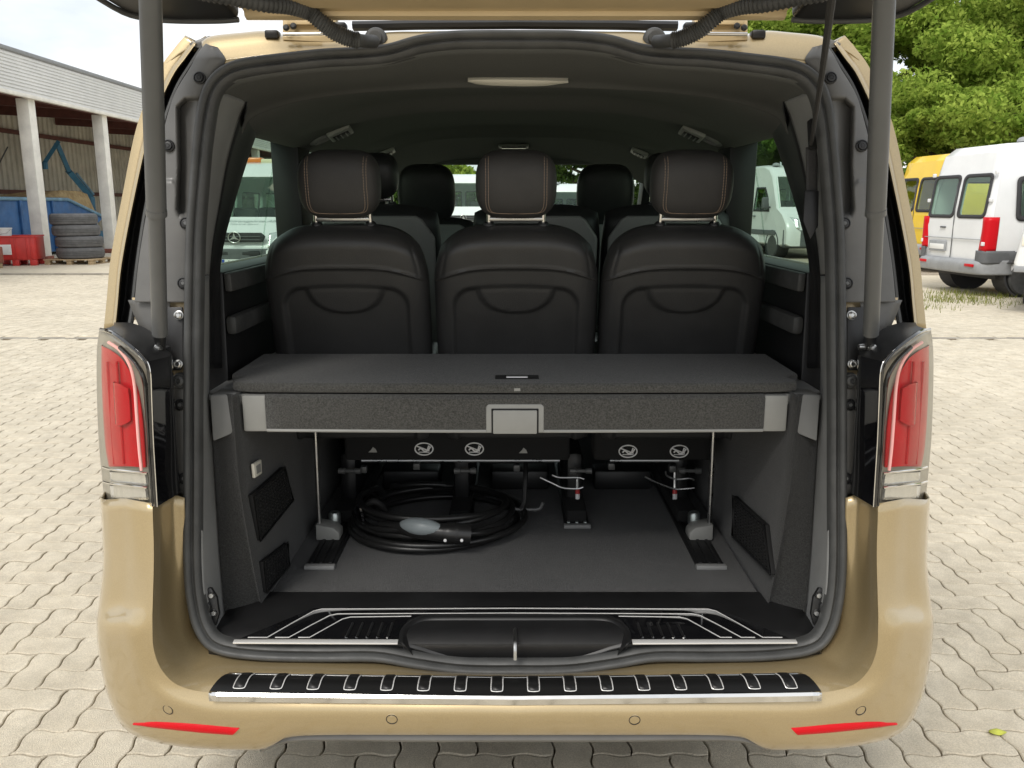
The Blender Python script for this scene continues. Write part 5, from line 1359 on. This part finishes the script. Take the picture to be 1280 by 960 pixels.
def make_van(label, loc, heading, paint, group=None, front=False, lightbar=None, text=None, rear_detail=True, plate=True, low=1.0, reflect_grey='bumper_grey', axle=-1.95, panelled=False):
    root = thing('parked_van', label, 'van', (loc[0], loc[1], 0), heading, group or 'vans parked in the yard')
    if low != 1.0: root.scale = (1, 1, low)
    body = bpy.data.objects.new('body', BODY.copy()); COL.objects.link(body); body.parent = root; body.data.materials.clear(); body.data.materials.append(M[paint])
    nb = lambda mb, name, m, par=root, **k: mb.build(name, m, par, **k)
    rear_y = lambda z: -2.97 + .07 * sstep(1.25, 1.95, z) + .10 * sstep(1.95, 2.55, z)
    # rear windows
    for a0, a1, b0, b1 in REARW:
        ro = rrect(a0 - .03, a1 + .03, b0 - .03, b1 + .03, .11); ri = rrect(a0 + .035, a1 - .035, b0 + .035, b1 - .035, .07)
        w_ = ring_xy(ro, ri, lambda x, z: V((x, rear_y(z) - .006, z)), root, 'rear_window', 'cabin_dark')
        gz = [(x, z) for x, z in ri]
        nb(MB().prism([V((x, rear_y(z) + .006, z)) for x, z in gz], V((0, .006, 0))), 'pane', 'front_glass', w_)
    # rear door seams, handle, hinges
    nb(MB().box((0, -2.972, 1.25), (.012, .012, 1.5)), 'door_seam', 'bumper_grey')
    nb(MB().box((0, -2.985, 1.02), (1.75, .012, .012)), 'door_crease', 'bumper_light')
    nb(MB().box((-.30, -2.985, 1.22), (.17, .02, .03), bev=.008), 'door_emblem', 'bumper_grey')
    for sx in (-1, 1):
        for z in (.95, 1.72, 2.2): nb(MB().box((sx * .93, rear_y(z) - .01, z), (.06, .05, .07), bev=.01), 'door_hinge', paint)
        # tail lamps wrap the corner
        tl = MB()
        pr_ = lambda z: HWF(z)
        rows_ = []
        for z in (.82, 1.0, 1.20, 1.42): rows_.append([V((sx * (pr_(z) - .22 + .06 * (z - .82)), -2.955, z)), V((sx * (pr_(z) - .10), -2.985, z)), V((sx * (pr_(z) - .015), -2.955, z)), V((sx * (pr_(z) + .012), -2.86, z)), V((sx * (pr_(z) + .008), -2.78, z))])
        nb(MB().patch(rows_, 4, 3), 'tail_lamp', 'reflector_red', thick=.01)
        nb(MB().box((sx * .72, -3.055, .56), (.24, .03, .05), bev=.008), 'reflector', 'reflector_red')
        # grey rear corner
        cc = [[V((sx * x, y, z)) for x, y in ((.78, -3.00), (.93, -2.985), (1.008, -2.88), (1.014, -2.60), (1.014, -2.45))] for z in (.60, .70, .83)]
        nb(MB().patch(cc, 3, 3), 'corner_cladding', reflect_grey, thick=.01)
        nb(MB().box((sx * 1.0, -.2, .74), (.035, 4.7, .15), bev=.012), 'side_moulding', reflect_grey)
        nb(MB().box((sx * 1.020, -2.25, .74), (.02, .10, .055), bev=.008), 'side_marker', 'amber')
        nb(MB().box((sx * .985, -.3, .52), (.05, 2.6, .26), bev=.015), 'side_skirt', paint)
        # side windows
        for k, (y0, y1) in enumerate(SIDEW):
            if k < 2 and panelled:
                nb(MB().prism([V((sx * (HWF(z) + .002), y, z)) for y, z in rrect(y0 - .06, y1 + .06, 1.34, 2.14, .1)], V((sx * .008, 0, 0)), .003), 'side_panel', paint); continue
            if k < 2: ro, ri = rrect(y0 - .05, y1 + .05, 1.35, 2.13, .10), rrect(y0 + .03, y1 - .03, 1.43, 2.05, .06)
            else: ro, ri = [(.50, 1.36), (1.66, 1.36), (1.45, 1.81), (1.16, 2.10), (.50, 2.10)], [(.56, 1.42), (1.56, 1.42), (1.38, 1.78), (1.12, 2.04), (.56, 2.04)]
            w_ = ring_xy(ro, ri, lambda y, z: V((sx * (HWF(z) + .006), y, z)), root, 'side_window', 'cabin_dark')
            nb(MB().prism([V((sx * (HWF(z) - .012), y, z)) for y, z in ri], V((-sx * .006, 0, 0))), 'pane', 'front_glass', w_)
        for yy in (-1.05, .38): nb(MB().box((sx * (HWF(1.1) + .002), yy, 1.15), (.006, .012, 1.2)), 'door_seam', 'bumper_light')
        nb(MB().box((sx * 1.012, .62, 1.22), (.03, .18, .035), bev=.01), 'door_handle', 'bumper_grey')
        # mirrors
        mr_ = nb(MB().box((sx * 1.17, 1.72, 1.62), (.20, .13, .34), bev=.05, seg=3), 'mirror', 'bumper_grey')
        nb(MB().tube([V((sx * .96, 1.70, 1.48)), V((sx * 1.12, 1.72, 1.52))], .03, 8), 'mirror_arm', 'bumper_grey', mr_)
        # wheels
        for y in (axle, 1.95):
            t = nb(MB().lathe((sx * .76, y, .345), (sx, 0, 0), [(.20, 0), (.31, 0), (.34, .03), (.345, .08), (.345, .16), (.335, .21), (.30, .235), (.21, .225)], 28), 'wheel', 'rubber')
            nb(MB().lathe((sx * .76, y, .345), (sx, 0, 0), [(0, .17), (.06, .19), (.11, .16), (.19, .19), (.212, .225), (.20, .05), (0, .04)], 24), 'rim', 'bumper_light', t)
            nb(MB().lathe((sx * .62, y, .40), (sx, 0, 0), [(0, 0), (.42, 0), (.43, .375), (.40, .378), (.39, .05), (0, .05)], 28), 'wheel_arch', 'cabin_dark')
        # headlamp
        hl = [[V((sx * (.62 + .28 * a), 2.955 - .30 * a ** 1.6 - .12 * b_, .86 + .30 * b_ + .08 * a)) for a in (0, .35, .7, 1)] for b_ in (0, .5, 1)]
        nb(MB().patch(hl, 3, 3), 'headlamp', 'lamp_clear', thick=.01)
    rb_ = [[V((x, y - b_, z)) for x, y in ((-1.012, -2.45), (-1.010, -2.75), (-.93, -2.96), (-.70, -3.02), (0, -3.035), (.70, -3.02), (.93, -2.96), (1.010, -2.75), (1.012, -2.45))] for z, b_ in ((.40, 0), (.50, .03), (.60, .03), (.66, -.03))]
    nb(MB().patch(rb_, 3, 3), 'rear_bumper', 'bumper_light', thick=.01)
    nb(MB().box((0, 0.0, .40), (1.7, 5.3, .20), bev=.03), 'chassis', 'cabin_dark')
    # partition and seats inside, seen through the glass
    for y in (1.05, -.4):
        for x in (-.5, .5): nb(MB().box((x, y, 1.15), (.5, .16, 1.1), bev=.06, seg=3), 'seat', 'cabin_dark')
    # plate on the left door
    if plate:
        pp = nb(MB().box((-.42, -2.985, .86), (.54, .02, .20), bev=.01), 'plate_recess', 'bumper_light')
        nb(MB().box((-.42, -2.998, .85), (.46, .008, .10), bev=.003), 'number_plate', 'plate_white', pp)
    # windscreen
    nb(MB().prism([p + WSN * -.02 for p in [q.lerp(sum(WSQ, V()) / 4, -.06) for q in WSQ]], WSN * .008), 'windscreen', 'front_glass')
    # nose: grille, star, bumper
    gl_ = nb(MB().prism([V((x, 2.90, z)) for x, z in ((-.52, .98), (.52, .98), (.58, 1.10), (.50, 1.18), (-.50, 1.18), (-.58, 1.10))], V((0, .085, 0)), .015), 'grille', 'cabin_dark')
    for z in (1.03, 1.10): nb(MB().box((0, 2.99, z), (1.0, .015, .02), bev=.004), 'grille_bar', 'bumper_grey', gl_)
    st_ = nb(MB().tube([V((.115 * math.cos(a), 3.0, 1.08 + .115 * math.sin(a))) for a in np.linspace(0, 2 * math.pi, 30, endpoint=False)], .012, 6, closed=True), 'emblem_ring', 'steel', gl_)
    em = MB()
    for k in range(3):
        a = R(90 + 120 * k); em.prism([V((.11 * math.cos(a), 3.0, 1.08 + .11 * math.sin(a))), V((.026 * math.cos(a + 1.05), 3.0, 1.08 + .026 * math.sin(a + 1.05))), V((0, 3.0, 1.08)), V((.026 * math.cos(a - 1.05), 3.0, 1.08 + .026 * math.sin(a - 1.05)))], V((0, .01, 0)))
    nb(em, 'emblem_star', 'steel', gl_)
    fb = [[V((x, 2.99 - .30 * abs(x) ** 3, z)) for x in (-1.0, -.7, -.35, 0, .35, .7, 1.0)] for z in (.34, .55, .72, .84)]
    nb(MB().patch(fb, 3, 3), 'front_bumper', 'bumper_grey', thick=.02)
    nb(MB().box((0, 3.0, .74), (.95, .02, .10), bev=.02), 'air_intake', 'cabin_dark')
    np_ = nb(MB().box((0, 3.012, .56), (.52, .012, .11), bev=.004), 'front_plate', 'plate_white')
    nb(MB().box((.235, 3.02, .56), (.045, .006, .10)), 'plate_band', 'plate_blue', np_)
    if text:
        tm = text_mesh('B·MS 341', .085); tm.transform(Matrix.Translation((-.02, 3.021, .56)) @ Matrix.Rotation(math.pi, 4, 'Z') @ Matrix.Rotation(math.pi / 2, 4, 'X')); nb(tm, 'plate_lettering', 'ink', np_, smooth=False)
        ang = math.atan2(1.46 - 1.27, 2.62 - 2.22)
        for tx, sz, s_ in ((text[0], .15, .30), (text[1], .10, .62)):
            p = V((0, 2.22, 1.46)).lerp(V((0, 2.62, 1.27)), s_) + V((0, .003, .008))
            tm = text_mesh(tx, sz, font_shear=.3)
            tm.transform(Matrix.Translation(p) @ Matrix.Rotation(math.pi, 4, 'Z') @ Matrix.Rotation(ang, 4, 'X')); nb(tm, 'bonnet_lettering', 'pale_ink', root, smooth=False)
    if lightbar:
        lb = nb(MB().box((0, .6, 2.80), (1.5, .22, .10), bev=.03), 'light_bar', 'cream')
        nb(MB().box((.48, .6, 2.82), (.52, .25, .13), bev=.04, seg=3), 'beacon', 'amber', lb)
    else:
        for yy in (-2.2, 1.0): nb(MB().lathe((.55, yy, 2.74), (0, 0, 1), [(.12, 0), (.12, .03), (.09, .07), (.03, .09), (0, .09)], 16), 'roof_vent', 'bumper_light')
    return root
GV = None
def hd(deg): return R(-deg)                       # heading clockwise from +Y
make_van('white high-roof van with red tail lamps parked on the gravel', (10.88, 13.75), hd(86), 'white_paint', low=.95, axle=-2.15)
make_van('yellow high-roof van parked behind the white van with red tail lamps', (12.55, 18.9), hd(86), 'yellow_paint', plate=False, panelled=True)
make_van('white van with orange roof beacon and lettered bonnet, seen through side glass', (-5.05, 17.3), R(180 - 4), 'white_paint', low=.88, lightbar=True, text=('Kleintransporte Ab', 'Nord & Sport'))
make_van('white van parked among trees, seen through the right side glass', (8.55, 26.0), R(180 + 8), 'white_paint')
make_van('white high-roof van parked far ahead, seen beside the driver headrest', (-2.0, 33.5), R(183), 'white_paint')
make_van('white van parked ahead, seen through the windscreen', (2.15, 30.5), R(180), 'white_paint', low=.84)
# white box body with a pale lamp, its edge just entering the picture beside the white van
c0 = onZ(1263, 394, 0)
tr_ = thing('trailer', 'white boxy trailer with pale marker lamp beside the white van', 'trailer', (c0.x, c0.y, 0), R(-34))
MB().prism([V((.0, 0, .62)), V((1.9, 0, .62)), V((1.9, 0, 2.15)), V((.22, 0, 2.15)), V((.06, 0, 1.4)), V((-.04, 0, .75))], V((0, 3.0, 0)), .05, 3).build('box_body', 'white_paint', tr_)
MB().box((.14, -.004, 1.06), (.22, .03, .15), bev=.012).build('marker_lamp', 'lamp_white', tr_)
MB().box((.95, .02, .66), (1.96, .06, .09), bev=.015).build('rear_rail', 'bumper_light', tr_)
MB().box((.95, 1.5, .5), (1.3, 2.8, .14), bev=.02).build('frame', 'cabin_dark', tr_)
for sx in (.15, 1.75):
    t = MB().lathe((sx, 1.6, .32), (1, 0, 0), [(.18, -.09), (.30, -.09), (.32, -.05), (.32, .05), (.30, .09), (.18, .09)], 24).build('wheel', 'rubber', tr_)
    MB().lathe((sx, 1.6, .32), (1, 0, 0), [(0, -.06), (.19, -.06), (.19, .06), (0, .06)], 20).build('rim', 'bumper_light', t)
MB().tube([V((.3, .1, .45)), V((.3, .1, 0))], .03, 8).build('prop_stand', 'steel', tr_)

# ================================================================== trees
def make_tree(label, loc, h, spread, seed, leaves=26000, leaf=.15, m='leaf_oak', trunk_h=.28, group='trees beyond the parked vans', clumps=90):
    rn = np.random.RandomState(seed); r = random.Random(seed)
    root = thing('tree', label, 'tree', (loc[0], loc[1], 0), 0, group)
    th_ = h * trunk_h; tr0 = .028 * h
    mb = MB()
    pts = [V((r.uniform(-.12, .12) * k, r.uniform(-.12, .12) * k, h * .80 * k / 6)) for k in range(7)]
    mb.tube([V((0, 0, -.1))] + pts[1:], lambda u: tr0 * (1.15 - .95 * u), 9)
    cl = []
    nb_ = 13
    for k in range(nb_):
        f_ = .30 + .62 * k / nb_; z = h * .80 * f_; a = k * 2.4 + r.uniform(-.4, .4)
        ln = spread * (1.0 - .55 * (f_ - .3) / .62) * r.uniform(.75, 1.1)
        p0 = V((0, 0, z)); d = V((math.cos(a), math.sin(a), r.uniform(.15, .55)))
        path = [p0, p0 + d * ln * .4 + V((0, 0, .1)), p0 + d * ln * .75 + V((r.uniform(-.3, .3), r.uniform(-.3, .3), .2)), p0 + d * ln]
        mb.tube(cr(path, 3), lambda u: tr0 * .42 * (1 - .85 * u) + .012, 6)
        for q in range(2):
            s0 = path[2]; e = s0 + V((r.uniform(-1, 1), r.uniform(-1, 1), r.uniform(-.2, .9))) * ln * .4
            mb.tube([s0, s0.lerp(e, .5) + V((0, 0, .1)), e], lambda u: .05 * (1 - .8 * u) + .008, 5); cl.append(e)
        cl += [path[2], path[3], path[1].lerp(path[2], .5)]
    mb.build('trunk', 'bark', root, angle=70)
    while len(cl) < clumps:
        a = r.uniform(0, 6.28); ph = r.uniform(-.55, 1.35); rr = r.uniform(.72, 1.0)
        cl.append(V((math.cos(a) * math.cos(ph) * spread * rr, math.sin(a) * math.cos(ph) * spread * rr, h * (.60 + .36 * math.sin(ph) * rr))))
    cl = np.array([tuple(c) for c in cl]); n = leaves; ci = rn.randint(0, len(cl), n)
    sz = rn.uniform(.45, 1.0, len(cl)) * spread * .27
    dirs = rn.normal(size=(n, 3)); dirs /= np.linalg.norm(dirs, axis=1)[:, None]
    rad = rn.uniform(.35, 1.0, n) ** .6
    P_ = cl[ci] + dirs * (rad * sz[ci])[:, None] * np.array([1.15, 1.15, .62])
    # leaf quads
    u = rn.normal(size=(n, 3)); u /= np.linalg.norm(u, axis=1)[:, None]
    w2 = np.cross(u, dirs + rn.normal(size=(n, 3)) * .6); w2 /= (np.linalg.norm(w2, axis=1)[:, None] + 1e-9)
    L_ = (leaf * rn.uniform(.6, 1.25, n))[:, None]
    A = P_ - u * L_; B = P_ + w2 * L_ * .5; C_ = P_ + u * L_; D = P_ - w2 * L_ * .5
    vv = np.stack([A, B, C_, D], 1).reshape(-1, 3)
    me = bpy.data.meshes.new('crown'); me.vertices.add(len(vv)); me.vertices.foreach_set('co', vv.ravel())
    me.loops.add(n * 4); me.loops.foreach_set('vertex_index', np.arange(n * 4)); me.polygons.add(n)
    me.polygons.foreach_set('loop_start', np.arange(n) * 4); me.polygons.foreach_set('loop_total', np.full(n, 4)); me.update(); me.validate()
    me.materials.append(M[m]); o = bpy.data.objects.new('crown', me); COL.objects.link(o); o.parent = root
    return root
make_tree('broad light green oak with low limbs above the white van', (21.2, 31.5), 13.0, 6.0, 1, 110000, .105, 'leaf_oak')
make_tree('tall leafy tree between the oak and the yellow van roof', (15.0, 36.0), 14.0, 5.2, 2, 80000, .115, 'leaf_oak')
make_tree('darker green tree rising behind the gold van roof corner', (11.6, 41.0), 13.0, 5.0, 3, 50000, .13, 'leaf_dark')
make_tree('leafy tree at the end of the tree row beyond the oak', (28.0, 33.0), 12.0, 5.5, 4, 60000, .12, 'leaf_oak')
make_tree('dark low-crowned tree seen through the right side glass', (9.2, 32.5), 7.5, 3.6, 5, 40000, .12, 'leaf_dark', trunk_h=.15)
make_tree('low bushy light green tree behind the yellow van', (16.2, 29.5), 6.2, 4.2, 6, 60000, .10, 'leaf_oak', trunk_h=.1)
make_tree('dark shrubby tree closing the gap under the oak', (23.5, 40.0), 8.0, 5.0, 16, 40000, .14, 'leaf_oak', trunk_h=.1)
make_tree('pale green tree far ahead seen through the windscreen', (-6.4, 52.0), 9.0, 4.2, 7, 14000, .2, 'leaf_oak')
make_tree('bushy green tree far ahead beside the white van ahead', (5.5, 56.0), 8.5, 4.4, 8, 14000, .2, 'leaf_dark')

# long hedge closing the yard
hg = thing('hedge', 'long dark green hedge closing the far side of the yard', 'hedge', (12, 62, 0))
rn = np.random.RandomState(5); n = 60000
P_ = np.stack([rn.uniform(-26, 34, n), rn.normal(0, .9, n), 4.2 * rn.uniform(0, 1, n) ** .8], 1)
P_[:, 2] *= .8 + .2 * np.sin(P_[:, 0] * .9) + .12 * np.sin(P_[:, 0] * 2.3)
u = rn.normal(size=(n, 3)); u /= np.linalg.norm(u, axis=1)[:, None]; w2 = np.cross(u, rn.normal(size=(n, 3))); w2 /= np.linalg.norm(w2, axis=1)[:, None]
vv = np.stack([P_ - u * .2, P_ + w2 * .11, P_ + u * .2, P_ - w2 * .11], 1).reshape(-1, 3)
b = MB(); b.v = vv.tolist(); b.f = [(4*i, 4*i+1, 4*i+2, 4*i+3) for i in range(n)]
b.build('foliage', 'leaf_dark', hg, smooth=False)
b = MB()
for k in range(40): b.tube([V((-26 + 1.5 * k, 0, -.1)), V((-26 + 1.5 * k + .1, .1, 1.2)), V((-26 + 1.5 * k - .1, 0, 2.6))], .05, 5)
b.build('stems', 'bark', hg)
